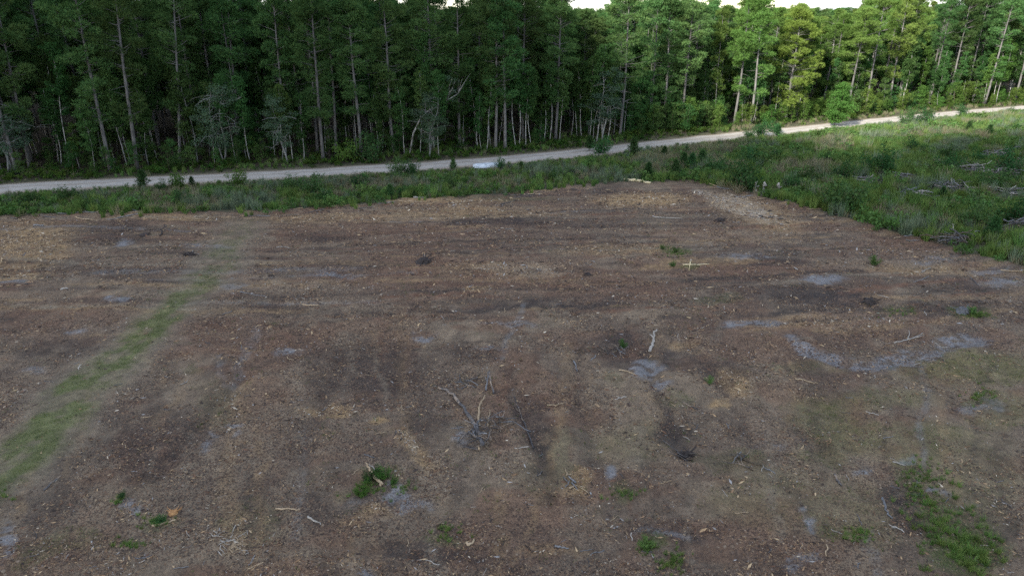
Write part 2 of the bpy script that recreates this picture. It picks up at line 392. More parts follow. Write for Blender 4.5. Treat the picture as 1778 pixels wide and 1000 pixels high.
TAN = [(50,425,80,42,.75),(1272,660,38,17,.95,25),(1250,690,14,14,.8),(570,706,42,13,.85),(715,778,62,13,.75,28),(1110,348,90,15,.8),(1310,372,90,26,.55,18),(25,478,50,11,.8),
       (832,504,34,6,.9),(440,850,16,12,.9),(395,930,30,28,.7),(560,380,160,9,.5),(655,725,22,8,.8),(810,370,160,12,.5),(1080,435,120,11,.5),(1000,840,20,20,.7),(1190,600,30,10,.5),
       (640,890,30,12,.4),(970,960,70,20,.4),(1600,470,110,12,.5),(300,890,20,10,.6),(1380,560,110,12,.35),(760,350,120,8,.6),(880,470,110,12,.45),(300,380,140,6,.5)]
PALEC = [(905,470,90,10,.6),(1290,365,75,17,.95,20),(1225,340,30,8,.8,20),(395,935,26,26,.6),(700,770,40,8,.7,28),(1500,560,120,14,.25),(540,500,120,9,.25)]
RED = [(800,480,260,40,.55),(250,560,110,22,.5),(1050,500,150,24,.5),(900,700,90,60,.5),(700,400,300,22,.45),(400,580,200,28,.5),(1300,470,180,20,.55),(1500,560,150,20,.45),(60,560,90,40,.4),(1550,430,110,20,.4),(1640,425,90,12,.6)]
GREEN = [(1170,437,34,11,.8),(1190,462,22,6,.6),(1690,543,34,11,.8),(1560,535,40,7,.4),(1640,930,60,55,.85),(1690,960,60,40,.9),(1600,830,36,50,.6,-30),(1550,540,30,6,.4),(1120,948,22,20,.7),(1090,860,36,14,.45),(640,830,40,26,.4),(775,925,30,12,.5),(270,905,40,16,.4),(205,865,20,10,.4),
         (90,950,60,24,.35),(1280,800,60,20,.25),(1180,690,30,14,.3),(1060,660,30,16,.25),(480,560,24,7,.3),(340,640,24,8,.3),(900,345,80,5,.4),(1240,520,50,8,.35),(390,440,40,14,.45),(1480,930,40,16,.5),(1700,690,40,14,.5)]
OLIVE = [(1690,640,150,34,.75),(1460,740,110,44,.75,20),(1610,770,100,40,.5),(1440,790,60,24,.5),(1740,720,70,40,.55),(1330,860,140,60,.3),(1520,690,110,22,.4),(430,900,80,40,.3),(960,800,40,70,.35),(380,700,60,50,.25),(1480,900,90,60,.4),(1700,830,90,80,.4),(1400,640,60,12,.4),(1100,770,90,50,.3)]
col = lay(col, np.clip(blobs(RED)*1.4, 0, .9)*(.3+.7*brk), (.165, .092, .060))
col = lay(col, blobs(OLIVE)*(.5+.5*brk), (.155, .143, .058))
col = lay(col, np.clip(blobs(TAN)*1.3, 0, 1)*(.35+.65*brk), (.35, .235, .12))
col = lay(col, blobs(PALEC)*brk, (.36, .285, .20))
col = lay(col, blobs(DARK)*(.5+.5*brk), (.044, .036, .034))
# streaks dragged by the machines: towards the camera near by, across the slope farther off
srng = np.random.default_rng(23)
fine_brk = sstep(.36, .58, fbm(gx/.5, gy/.4, 86, 4))
def drag(P, w, c, a):
    P = np.asarray(P); lo = P.min(0)-4*w-1.5; hi = P.max(0)+4*w+1.5
    sel = np.nonzero((gx > lo[0]) & (gx < hi[0]) & (gy > lo[1]) & (gy < hi[1]))[0]
    if not len(sel): return
    k_ = .45
    d = seg_dist(gx[sel]*(1-k_)+wx[sel]*k_, gy[sel]*(1-k_)+wy[sel]*k_, P)
    t = sstep(1.0, .35, d/w)*a*(.35+.65*fine_brk[sel]); col[sel] = col[sel]*(1-t[:, None])+np.array(c)*t[:, None]
TONES = [(.046, .038, .034), (.078, .058, .046), (.165, .088, .056), (.29, .195, .105), (.22, .18, .13), (.20, .195, .19)]
for q in range(300):
    y0 = 36+38*srng.random()**.85; x0 = srng.uniform(-60, 50); L_ = srng.uniform(3, 20); sl_ = .10*(x0/40)+srng.normal(0, .06)+.08
    t_ = np.linspace(-.5, .5, 6); P = np.stack([x0+t_*L_, y0+t_*L_*sl_+np.cumsum(srng.normal(0, .12, 6)) - .012*(t_*L_)**2*srng.uniform(-1, 1)], 1)
    drag(P, .12+.6*srng.random()**2.2, TONES[srng.choice(6, p=[.32, .14, .18, .2, .11, .05])], srng.uniform(.45, .95))
for q in range(120):
    y0 = srng.uniform(17, 40); x0 = srng.uniform(-24, 26); L_ = srng.uniform(2.5, 11); sl_ = x0/42+srng.normal(0, .09)
    t_ = np.linspace(-.5, .5, 6); P = np.stack([x0+t_*L_*sl_+.03*(t_*L_)**2*srng.normal()*.5, y0+t_*L_], 1)
    drag(P, srng.uniform(.12, .55), TONES[srng.choice(6, p=[.2, .2, .22, .16, .16, .06])], srng.uniform(.2, .55))
for r in RUTS[:6]: drag(r, .36, (.055, .046, .041), .45)
sandb = np.clip(blobs(SAND)*1.2, 0, 1)
ARC = [ground_pt(*p) for p in [(1372,594),(1405,612),(1445,626),(1490,634),(1540,631),(1600,622),(1650,606),(1700,592)]]
sandb = np.maximum(sandb, sstep(.85, .25, seg_dist(wx, wy, ARC)+.5*(fbm(gx/3, gy/3, 84, 3)-.35)))
sandm = sandb*sstep(.43, .57, fbm(gx/.5, gy/.28, 83, 5)+.10*sandb)
col = lay(col, np.clip(sandb*.35, 0, 1), (.12, .105, .10))
col = lay(col, sandm*.8, (.225, .225, .232))
col = lay(col, blobs(GREEN)*.85, (.085, .11, .036))
dt = seg_dist(wx, wy, TRACK)
fade = sstep(69, 56, gy)
hw = 1.85-.014*np.clip(gy-20, 0, 60)
col = lay(col, sstep(3.6, 1.6, dt)*.6*fade*(.5+.5*brk), (.195, .158, .115))
turf_m = sstep(hw*1.25, hw*.5, dt)*fade*(.3+.7*sstep(.38, .56, fbm(gx/.9, gy/1.1, 87, 5)))*(1-.45*np.exp(-((dt-hw*.75)/.25)**2))
col = lay(col, turf_m*.8*(1-.75*sstep(36, 54, gy)), (.118, .136, .050))
col = col*(.72+.56*fbm(gx/.33, gy/.3, 89, 3))[:, None]
# under the weeds and in the forest
weedm = sstep(.2, -.8, fd)
col = lay(col, weedm, (.075, .075, .045))
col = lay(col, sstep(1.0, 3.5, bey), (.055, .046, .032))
vergem = weedm*sstep(3.6, 2.7, seg_dist(gx, gy, road_c_l))
col = lay(col, vergem*.7, (.22, .19, .14))
litter = np.clip(sstep(-.3, .6, fd)*(1-turf_m)*(1-.7*blobs(OLIVE))*(1-.5*blobs(SAND))*(1-sstep(2.6, 1.4, dt)*fade*.8)*(.35+.65*sstep(.35, .6, fbm(gx/4, gy/3, 95, 4))), 0, 1)
nx, ny = len(xs), len(ys)
ii = (np.arange(ny-1)[:, None]*nx + np.arange(nx-1)[None]).ravel()
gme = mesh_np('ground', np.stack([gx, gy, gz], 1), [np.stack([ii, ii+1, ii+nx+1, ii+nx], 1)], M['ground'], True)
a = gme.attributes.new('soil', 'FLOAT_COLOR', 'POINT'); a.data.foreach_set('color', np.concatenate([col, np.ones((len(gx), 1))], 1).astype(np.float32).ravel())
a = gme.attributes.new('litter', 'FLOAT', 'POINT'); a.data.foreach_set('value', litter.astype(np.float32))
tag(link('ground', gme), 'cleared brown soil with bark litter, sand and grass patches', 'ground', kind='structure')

# ------------------------------------------------------------------ gravel road
k = 15; tt = np.linspace(0, 1, k)
rc = resample(fe, .8); rt = np.gradient(rc, axis=0); rt /= np.linalg.norm(rt, axis=1)[:, None]; rn = np.stack([rt[:, 1], -rt[:, 0]], 1)
s_ = np.arange(len(rc))*.8
w0 = -.35 + .9*(fbm(s_/3.5, s_*0, 101, 3)-.5); w1 = ROAD_W + .2 + 1.1*(fbm(s_/3, s_*0+5, 103, 3)-.5)
off = w0[:, None]*(1-tt) + w1[:, None]*tt
RX = rc[:, 0:1]+rn[:, 0:1]*off; RY = rc[:, 1:2]+rn[:, 1:2]*off
RZ = -.07 + .10*np.sin(np.pi*tt)[None]**.7 - .03*np.exp(-((tt-.3)/.07)**2)[None] - .03*np.exp(-((tt-.7)/.07)**2)[None] + .03*(fbm(RX/1.2, RY/1.2, 105, 3)-.5)
RZ[:, 0] = RZ[:, -1] = -.2
i0 = (np.arange(len(rc)-1)[:, None]*k + np.arange(k-1)[None]).ravel()
rme = mesh_np('gravel_road', np.stack([RX, RY, RZ], -1).reshape(-1, 3), [np.stack([i0, i0+k, i0+k+1, i0+1], 1)], M['road'], True)
a = rme.attributes.new('across', 'FLOAT', 'POINT'); a.data.foreach_set('value', np.tile(tt, len(rc)).astype(np.float32))
tag(link('gravel_road', rme), 'pale sandy gravel road running along the edge of the forest', 'road', kind='structure')

# ------------------------------------------------------------------ plant prototypes (meshes)
def bend_path(h, n, wob, lean=0.0):
    z = np.linspace(0, h, n); ph = rng.uniform(0, 6.28, 4)
    x = wob*(np.sin(z/h*3.1+ph[0])-math.sin(ph[0])) + .4*wob*(np.sin(z/h*8+ph[1])-math.sin(ph[1]))
    y = wob*(np.sin(z/h*2.7+ph[2])-math.sin(ph[2])) + .4*wob*(np.sin(z/h*7+ph[3])-math.sin(ph[3]))
    return np.stack([x+lean*z, y, z], 1)
def at_h(path, z): return np.array([np.interp(z, path[:, 2], path[:, k]) for k in range(3)])
def limb(g, p0, az, el, L, r, sag=.0, n=5, sides=5, curl=0):
    t = np.linspace(0, 1, n); a = az + curl*t*t
    d = np.stack([np.cos(a)*math.cos(el), np.sin(a)*math.cos(el), np.full(n, math.sin(el))], 1)
    P = p0 + np.cumsum(d*L/(n-1), axis=0) - d[0]*L/(n-1); P[:, 2] -= sag*L*t*t
    P[1:-1] += rng.normal(size=(n-2, 3))*L*.025
    g.tube(P, r*(1-.75*t), sides, cap=False); return P
def make_pine(H=20., cb=.5, Rr=2.7, nl=46, low=0, r0=.225):
    tr = Geo(); cr = Geo()
    path = bend_path(H, 14, .16)
    z = path[:, 2]; rad = r0*(1-.80*(z/H)**1.1)*np.where(z < .4, 1.25, 1)
    tr.tube(path, rad, 9)
    # stubs below the crown
    for _ in range(14):
        zz = rng.uniform(.25, cb+.1)*H
        limb(tr, at_h(path, zz), rng.uniform(0, 6.28), rng.uniform(-.2, .35), rng.uniform(.4, 1.9), .03, n=4, sides=4)
    items = [(rng.uniform(cb, .985)**1.0, 1.0) for _ in range(nl)] + [(rng.uniform(cb*.45, cb), .7) for _ in range(low)]
    for t, sc_ in items:
        u = max(0., (t-cb)/(1-cb)); prof = math.sqrt(max(.03, 1-u**1.8))*(.75+.25*min(1, u*4))
        L = Rr*prof*rng.uniform(.55, 1.1)*sc_; az = rng.uniform(0, 6.28)
        P = limb(tr, at_h(path, t*H), az, rng.uniform(-.05, .35)+.45*u, L, .05*(1-.5*u), sag=rng.uniform(-.12, .1))
        for q in range(int(rng.integers(1, 4))):
            c = P[-1]*(1-.22*q) + P[1]*(.22*q) + rng.normal(size=3)*[.35, .35, .15] + [0, 0, .1]
            m = int(rng.integers(95, 140)); e = rng.uniform(.5, .9)*(1-.25*u)
            d = unit(m, .25); C = c + d*np.array([e, e, e*.42])*rng.uniform(.35, 1, m)[:, None]**.6
            D = d + unit(m, .5)*.6; D /= np.linalg.norm(D, axis=1)[:, None]
            cr.needles(C, D, rng.uniform(.26, .5, m), rng.uniform(.05, .10, m))
    for q in range(5):  # leader
        c = at_h(path, H*(1-.012*q)) + rng.normal(size=3)*.18; m = 40; d = unit(m, .4)
        cr.needles(c + d*rng.uniform(.1, .45, m)[:, None], d, rng.uniform(.25, .45, m), rng.uniform(.07, .12, m))
    return tr.mesh('pine_trunk', M['pine_bark'], True), cr.mesh('pine_crown', M['pine'])
def leaf_clump(g, c, e, m, size, flat=.6, upb=.6):
    d = unit(m); C = c + d*np.array([e, e, e*flat])*(rng.uniform(0, 1, m)[:, None]**.45)
    Nn = unit(m, upb) + d*.5; Nn /= np.linalg.norm(Nn, axis=1)[:, None]
    s = rng.uniform(.7, 1.35, m)*size; g.leaves(C, Nn, s, s*rng.uniform(.5, .75, m))
def make_broad(H, cb, Rr, nl, bark, leaf, r0=.09, lsize=.2, per=46, wob=.3, bare=0, stems=1, spread=.0):
    tr = Geo(); cr = Geo()
    for s in range(stems):
        path = bend_path(H*rng.uniform(.8, 1) if s else H, 10, wob, (rng.uniform(-1, 1)*spread if stems > 1 else 0))
        path[:, :2] += (rng.normal(size=2)*.12 if s else 0)
        h = path[-1, 2]; rr = r0*(.75 if s else 1)
        tr.tube(path, rr*(1-.85*path[:, 2]/h)+.008, 7)
        for _ in range(nl//stems):
            t = rng.uniform(cb, .98); u = (t-cb)/(1-cb)
            L = Rr*math.sqrt(max(.06, 1-(1.4*u-.4)**2 if u > .29 else .5+1.7*u))*rng.uniform(.5, 1.1)
            P = limb(tr, at_h(path, t*h), rng.uniform(0, 6.28), rng.uniform(.0, .7)+.2*u, L, rr*.35*(1-.6*u), sag=rng.uniform(0, .25), curl=rng.uniform(-.6, .6))
            for q in range(3):
                c = P[-1]*(1-.3*q)+P[1]*.3*q + rng.normal(size=3)*.2
                leaf_clump(cr, c, rng.uniform(.45, .8)*min(1, Rr/1.5), int(per*rng.uniform(.6, 1.3)), lsize)
        for _ in range(bare):
            t = rng.uniform(.3, .95)
            P = limb(tr, at_h(path, t*h), rng.uniform(0, 6.28), rng.uniform(-.1, .8), rng.uniform(.8, 1.3)*Rr, rr*.38, sag=rng.uniform(0, .5), n=7, curl=rng.uniform(-1.2, 1.2))
            for q in range(4):
                limb(tr, P[rng.integers(2, 7)], rng.uniform(0, 6.28), rng.uniform(-.3, .7), rng.uniform(.4, 1.1), .018, sag=.2, n=4, sides=4)
        c = path[-1]; leaf_clump(cr, c, .5*min(1, Rr/1.5), per, lsize)
    return tr.mesh('trunk', bark, True), cr.mesh('crown', leaf)
def make_shrub(h, w, n, leaf, lsize=.1, spiky=0):
    tr = Geo(); cr = Geo()
    for s in range(n):
        az = rng.uniform(0, 6.28); el = rng.uniform(.7, 1.5); L = h*rng.uniform(.6, 1.1)
        P = limb(tr, np.array([rng.normal()*.08, rng.normal()*.08, -.05]), az, el, L, .015, n=5, sides=4)
        P[:, :2] *= w/h*1.2
        for q in range(4):
            c = P[-1]*(1-.22*q)+P[0]*.22*q
            leaf_clump(cr, c, w*.28, 26, lsize, .8, .5)
        if spiky:
            m = 10; d = unit(m, 1.2); cr.needles(P[-1]+d*.02, d, rng.uniform(.15, .3, m), np.full(m, .05))
    return tr.mesh('stem', M['stem'], True), cr.mesh('foliage', leaf)
def make_seedling(h, leaf):
    """young pine: whorls of needle tufts round a straight leader"""
    tr = Geo(); cr = Geo(); path = bend_path(h, 5, .02); tr.tube(path, np.linspace(.03, .008, 5), 5)
    for lv in range(5):
        t = .2+.17*lv
        for q in range(5):
            P = limb(tr, at_h(path, t*h), q*1.256+lv+rng.uniform(-.3, .3), .55, h*.42*(1.1-t), .01, n=4, sides=4)
            m = 34; d = unit(m, .5)
            i = rng.integers(1, 4, m); cr.needles(P[i]+d*.03, d, rng.uniform(.14, .26, m)*min(1.2, h), np.full(m, .045))
    m = 40; d = unit(m, 1.0); cr.needles(path[rng.integers(3, 5, m)], d, rng.uniform(.15, .28, m), np.full(m, .045))
    return tr.mesh('stem', M['stem'], True), cr.mesh('foliage', leaf)

PINES = [make_pine(20, rng.uniform(.42, .56), rng.uniform(2.6, 3.5), int(rng.integers(44, 60)), int(rng.integers(4, 16))) for _ in range(9)]
PINES_HIGH = [make_pine(20, rng.uniform(.46, .58), rng.uniform(2.6, 3.3), int(rng.integers(38, 50)), int(rng.integers(4, 11))) for _ in range(5)]
SLIM = [make_pine(18, rng.uniform(.55, .68), 1.8, 26, 5, .13) for _ in range(4)]
BROAD = [make_broad(10, rng.uniform(.12, .3), rng.uniform(1.9, 2.7), 40, M['grey_bark'], M['broad'], .08, .21, 60) for _ in range(6)]
PALE = [make_broad(11, rng.uniform(.32, .5), rng.uniform(1.2, 1.8), 30, M['pale_bark'], M['broad'], .07, .2, 54, wob=.3) for _ in range(5)]
LACY = [make_broad(8.5, .25, 2.6, 44, M['grey_bark'], M['greygreen'], .11, .15, 60, .5, bare=7, stems=2, spread=.10) for _ in range(3)]
SAPL = [make_broad(4.2, .15, 1.1, 16, M['stem'], M['broad'], .03, .15, 34, .12) for _ in range(5)]
SAPB = [make_broad(4.2, .12, 1.2, 18, M['stem'], M['bright'], .03, .16, 38, .12) for _ in range(3)]
SHRUB = [make_shrub(1.3, 1.1, 11, M['shrub']) for _ in range(5)]
SHRUBB = [make_shrub(1.2, .9, 9, M['bright']) for _ in range(3)]
SEEDL = [make_seedling(1.3, M['shrub']) for _ in range(3)]

def plant(kind, pname, proto, loc, scale, label, cat, group, rz=None, lean=0.0, lean_az=0.0, mats=None):
    """an Empty at the foot, its trunk and its crown"""
    root = bpy.data.objects.new(kind, None); root.empty_display_size = .3; COL.objects.link(root)
    root.location = loc
    rz = random.uniform(0, 6.283) if rz is None else rz
    m = Matrix.Rotation(lean, 4, Vector((math.sin(lean_az+math.pi/2)*0+math.cos(lean_az+math.pi/2), math.sin(lean_az+math.pi/2), 0))) @ Matrix.Rotation(rz, 4, 'Z')
    root.rotation_euler = m.to_euler()
    root.scale = scale if hasattr(scale, '__len__') else (scale,)*3
    tag(root, label, cat, group)
    for nm, me in zip(pname, proto):
        o = link(nm, me, root)
        if mats and nm in mats:
            o.material_slots[0].link = 'OBJECT'; o.material_slots[0].material = mats[nm]
    return root
TC = ('trunk', 'crown'); SF = ('stem', 'foliage')

def pine_height(px):
    return np.interp(px, [-300, 0, 500, 530, 545, 560, 640, 655, 670, 765, 780, 795, 865, 880, 895, 990, 1005, 1045, 1060, 1128, 1143, 1158, 1240, 1262, 1330, 1400, 1470, 1486, 1600, 1700, 1900],
                     [24, 24, 23.5, 22, 20.4, 22, 22, 20.6, 21.8, 21.8, 20.3, 21.6, 21.4, 20, 21.3, 20.8, 18.4, 18.4, 20.9, 20.9, 19.4, 21.0, 20.9, 20.4, 19.8, 18.4, 18.6, 21.5, 21.5, 22.5, 23])
used = []
# ---- pines one can tell apart along the forest edge: base pixel, trunk scale, lean to the right (deg), label
FRONT = [
 (192,296,1.15,0,'straight grey pine with long bare trunk, left of the thick roadside pair'),
 (238,294,1.15,3,'thick pine slightly leaning right, right of the pair of roadside pines on the left'),
 (312,283,.75,7,'slim wavy grey pine trunk right of the thick roadside pair'),
 (29,303,1.1,2,'thick pine trunk at the far left edge beside the bare lichened branches'),
 (415,262,.8,5,'pine standing back behind the grey green lacy tree at the left'),
 (562,281,.85,1,'pale trunked pine nearest the road left of the dense green verge bush'),
 (584,270,.85,1,'darker pine just right of the pale trunked roadside pine'),
 (628,273,.95,0,'pine with flared foot behind the dense green verge bush'),
 (684,268,1.0,0,'dark straight pine left of the arching pale branch tree'),
 (799,259,.75,0,'slim pine with a thinner neighbour, right of the twin pale stems'),
 (860,262,.95,1,'sturdy straight pine facing the pale slab by the road'),
 (877,262,.9,0,'sturdy pine just right of the one facing the roadside slab'),
 (964,247,1.0,0,'dark reddish pine with clear bare trunk left of the thin pale stems'),
 (1076,240,1.05,0,'tall pine with grey foot, last bare trunk before the dense understory'),
 (1151,228,.8,0,'pine rising out of the dense understory, left of a taller grey pine'),
 (1185,226,.9,0,'tall grey pine rising from dense understory thicket near the sunlit edge'),
 (1274,219,.95,1,'sunlit pine with low needle tufts, left of the clean roadside trunk'),
 (1302,219,.95,0,'clean sunlit pine trunk standing closest to the road at the light edge'),
 (1364,212,.85,0,'bright yellow green sunlit pine, yellowest crown in the forest edge'),
 (1471,200,.95,0,'bare bright sunlit pine trunk above the roadside sapling'),
 (1501,196,.95,0,'sunlit pine with pale foot right of the roadside sapling'),
 (1543,190,.95,0,'sunlit pine with straight clean trunk in front of a dark gap'),
 (1560,188,.85,0,'pine in the dark gap just behind the straight clean sunlit one'),
 (1612,184,.8,0,'pine half hidden by green understory left of the slanting grey trunk'),
 (1645,183,1.0,0,'slanting grey pine with long bare trunk in the right part of the edge'),
 (1674,180,.85,0,'thinner pine just right of the slanting grey one'),
 (1709,182,1.0,1,'tall pine with stub branches high up, left of the white twin stems'),
 (1760,179,.9,0,'pine at the far right edge where the road leaves the picture'),
]
used_px = []
for px, py, rs, ln, lab in FRONT:
    x, y = ground_pt(px, py); h = float(pine_height(px))*random.uniform(.985, 1.015)
    mats = {'crown': M['pine_yellow_sun_tint']} if 'yellowest' in lab else None
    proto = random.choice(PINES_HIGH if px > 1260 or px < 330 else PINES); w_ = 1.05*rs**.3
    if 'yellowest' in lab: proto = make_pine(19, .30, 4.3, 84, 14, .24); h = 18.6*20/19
    elif 1230 < px < 1600: mats = {'crown': M['pine_sun_tint']}  # crowns on the lit stretch take the needle colour lightened for sunlight
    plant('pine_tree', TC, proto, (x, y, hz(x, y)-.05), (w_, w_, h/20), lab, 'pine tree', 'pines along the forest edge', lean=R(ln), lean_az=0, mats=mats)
    used.append((x, y))
# ---- slender pale stems along the edge
PALEPX = [(107,289,.9,'thin pale stem deep in shade, between lichened tree and leaning pine'),(139,295,.5,'small yellowish sapling stem left of the thick leaning pine'),
 (166,298,.75,'thin stem slanting right beside the thick leaning pine'),(221,291,.9,'thin dark stem between the two thick leaning pines'),(333,279,.9,'thin grey stem right of the slim wavy pine'),
 (344,276,.8,'second thin grey stem right of the slim wavy pine'),(373,283,.85,'white stem at the left foot of the grey green lacy tree'),(411,286,.8,'white stem leaning outward under the grey green lacy tree'),
 (435,284,.9,'white stem right of the leaning white one'),(490,279,.85,'thin white stem under yellow green leaves'),(509,283,.9,'white stem below drooping foliage left of the pale pine'),
 (528,283,.8,'pale stem forking low, left of the pale trunked pine'),(607,265,.95,'thin grey stem between two pines behind the verge bush'),(703,273,.75,'pale stem left of the arching lichened branch'),
 (730,271,.9,'pale straight stem right of the arching lichened branch'),(762,273,.95,'pale double stem in the middle of the forest edge'),(805,257,.95,'thin pale stem beside the slim pine'),
 (836,263,.6,'short pale stem bent at the top'),(845,263,.9,'slender white stem left of the sturdy pine facing the slab'),(896,259,1.1,'lichen blotched pale stem right of the sturdy pine pair'),
 (913,257,.95,'left one of two white stems before the dark red pine'),(922,254,.95,'right one of two white stems before the dark red pine'),(972,247,.8,'thin white stem touching the dark red pine'),
 (991,240,1.0,'thin white stem right of the dark red pine'),(1010,242,1.0,'smooth grey stem midway between two big dark pines'),(1023,244,.85,'thin pale stem, first of a cluster of three'),
 (1030,244,.8,'thin pale stem in the middle of a cluster of three'),(1036,247,1.15,'widest pale stem, last of a cluster of three'),(1054,246,1.0,'bright white stem just left of the grey footed pine'),
 (1289,214,.8,'white stem between two sunlit pines at the light edge'),(1341,212,.95,'white sunlit stem left of the yellow pine'),(1357,210,.9,'slanting white stem at the foot of the yellow pine'),
 (1485,191,.9,'thin sunlit stem between bare bright pine and pale footed pine'),(1724,182,1.0,'left white twin stem at the far right'),(1729,182,.95,'right white twin stem at the far right'),
 (1706,182,.8,'grey thin stem touching the tall stub branched pine'),(1590,186,.9,'pale thin stem in green understory on the right'),(1395,206,.9,'pale stem lost in sunlit leaves right of the yellow pine')]
for px, py, s, lab in PALEPX:
    x, y = ground_pt(px, py)
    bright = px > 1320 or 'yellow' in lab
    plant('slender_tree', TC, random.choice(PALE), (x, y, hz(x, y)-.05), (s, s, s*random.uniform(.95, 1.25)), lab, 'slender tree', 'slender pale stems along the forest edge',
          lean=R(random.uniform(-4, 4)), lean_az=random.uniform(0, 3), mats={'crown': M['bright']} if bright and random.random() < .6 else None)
    used.append((x, y))
# ---- lacy grey green trees with bare lichened branches
for px, py, s, lab in [(20,304,1.35,'tree with bare lichened drooping branches at the far left edge'),(390,284,1.15,'grey green lacy tree with a broad low crown, left of centre'),
                       (500,284,.95,'lacy drooping tree with curved bare twigs beside pale stems'),(745,275,.95,'lichen pale tree with bare twigs left of the twin pale stems'),(1045,246,1.2,'grey green lacy tree wrapped round the grey footed pine')]:
    x, y = ground_pt(px, py)
    plant('lacy_tree', TC, random.choice(LACY), (x, y, hz(x, y)-.05), s, lab, 'tree', 'grey green trees along the forest edge'); used.append((x, y))
# ---- the arching pale tree
def arching_tree():
    x, y = ground_pt(711, 273); s = math.hypot(x, y)*1.02/FPX
    tr = Geo(); cr = Geo()
    pts = np.array([(0, 0), (8, 36), (22, 62), (40, 76), (62, 86), (80, 96)], float)*s*1.05
    P = np.stack([pts[:, 0], rng.normal(size=6)*.1, pts[:, 1]], 1); P[0] = 0
    tr.tube(P, [.13, .12, .10, .085, .07, .045], 7)
    for q in range(9):
        limb(tr, P[rng.integers(3, 6)], rng.uniform(-1, 1), rng.uniform(.4, 1.4), rng.uniform(1.5, 3.6), .035, n=6, curl=rng.uniform(-1, 1))
        B = limb(tr, P[rng.integers(2, 6)], rng.uniform(0, 6.28), rng.uniform(0, 1), rng.uniform(1, 2), .025, n=5)
        leaf_clump(cr, B[-1], .7, 60, .14)
    for q in range(5):
        leaf_clump(cr, P[4]+np.array([rng.uniform(-.5, 1.5), rng.normal()*.5, rng.uniform(.8, 3.2)]), .7, 70, .14)
    plant('arching_tree', TC, (tr.mesh('trunk', M['pale_bark'], True), cr.mesh('crown', M['greygreen'])), (x, y, hz(x, y)), 1,
          'pale tree whose trunk arches over to the right at the forest edge', 'tree', None, rz=0)
arching_tree()

# ---- the rest of the wood: random places behind the edge
def free(x, y, d):
    for ux, uy in used:
        if abs(ux-x) < d and abs(uy-y) < d: return False
    return True
LMK = [(20, 'the lichened tree at the far left'), (200, 'the thick roadside pair of pines'), (312, 'the slim wavy grey pine'), (390, 'the grey green lacy tree'), (500, 'the drooping lacy tree'), (562, 'the pale trunked roadside pine'),
       (628, 'the pine with flared foot'), (684, 'the dark straight pine'), (735, 'the arching pale tree'), (799, 'the slim pine with a thin neighbour'), (868, 'the sturdy pine pair'), (917, 'the two white stems'), (964, 'the dark reddish pine'), (1030, 'the cluster of pale stems'),
       (1076, 'the grey footed tall pine'), (1151, 'the thicket'), (1185, 'the tall grey thicket pine'), (1274, 'the low tufted sunlit pine'), (1302, 'the clean sunlit pine'), (1364, 'the yellow green pine'), (1449, 'the roadside sapling'), (1501, 'the pale footed pine'),
       (1543, 'the pine before the dark gap'), (1612, 'the half hidden pine'), (1645, 'the slanting grey pine'), (1709, 'the stub branched pine'), (1765, 'the pine at the far right edge')]
def near_tree(px, b, deep):
    q = min(LMK, key=lambda t: abs(t[0]-px)); dx = px-q[0]
    return ('behind' if abs(dx) < 12 else 'left of' if dx < 0 else 'right of') + ' ' + q[1] + (', deep inside' if b > deep else ', at the edge' if b < deep*.45 else '')
def scatter_forest(n, b0, b1, dmin, power=1.0, xr=(-85, 135)):
    out = []; tries = 0
    while len(out) < n and tries < n*60:
        tries += 1
        x = random.uniform(*xr); b = b0 + (b1-b0)*random.random()**power
        sl = np.interp(x, fe[:, 0], tan_[:, 0]); y = float(road_far_y(x)) + b/max(sl, .3)
        px, py = project(x, y)
        if px < -160 or px > 1940: continue
        if not free(x, y, dmin): continue
        used.append((x, y)); out.append((x, y, b, px))
    return out
for x, y, b, px in scatter_forest(205, 6.5, 34, 2.0, 1.1):
    h = float(pine_height(px))*random.uniform(.93, 1.02)
    slim = random.random() < .3
    plant('pine_tree', TC, random.choice(SLIM if slim else PINES_HIGH if px > 1260 else PINES), (x, y, hz(x, y)-.05), (random.uniform(.85, 1.1),)*2+((h/18*.97) if slim else h/20,),
          ('slim pine ' if slim else 'stout pine ')+near_tree(px, b, 22), 'pine tree', 'pines behind the front row', lean=R(random.uniform(-2, 2)), lean_az=random.uniform(0, 3), mats={'crown': M['pine_sun_tint']} if 1240 < px < 1620 and random.random() < .75 else None)
for x, y, b, px in scatter_forest(130, 5.5, 24, 1.3, 1.3):
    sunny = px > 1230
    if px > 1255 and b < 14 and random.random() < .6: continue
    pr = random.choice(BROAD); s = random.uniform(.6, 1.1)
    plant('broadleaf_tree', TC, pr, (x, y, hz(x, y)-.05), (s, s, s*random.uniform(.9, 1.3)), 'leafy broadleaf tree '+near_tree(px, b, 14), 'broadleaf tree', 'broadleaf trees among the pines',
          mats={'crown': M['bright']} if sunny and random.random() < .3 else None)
for x, y, b, px in scatter_forest(170, 4.5, 26, .8, 1.2):
    s = random.uniform(.6, 1.1)
    plant('slender_tree', TC, random.choice(PALE), (x, y, hz(x, y)-.05), (s, s, s*random.uniform(1, 1.4)), 'slender pale stem '+near_tree(px, b, 17), 'slender tree', 'slender stems inside the forest', lean=R(random.uniform(-5, 5)), lean_az=random.uniform(0, 3))
for x, y, b, px in scatter_forest(190, 3.2, 14, .8, 1.6):
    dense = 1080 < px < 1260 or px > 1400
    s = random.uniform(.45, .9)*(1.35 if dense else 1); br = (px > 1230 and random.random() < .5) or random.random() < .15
    plant('sapling', SF, random.choice(SAPB if br else SAPL), (x, y, hz(x, y)-.03), s, ('bright green leafy sapling ' if br else 'dark green leafy sapling ')+near_tree(px, b, 9), 'sapling', 'saplings under the forest edge')
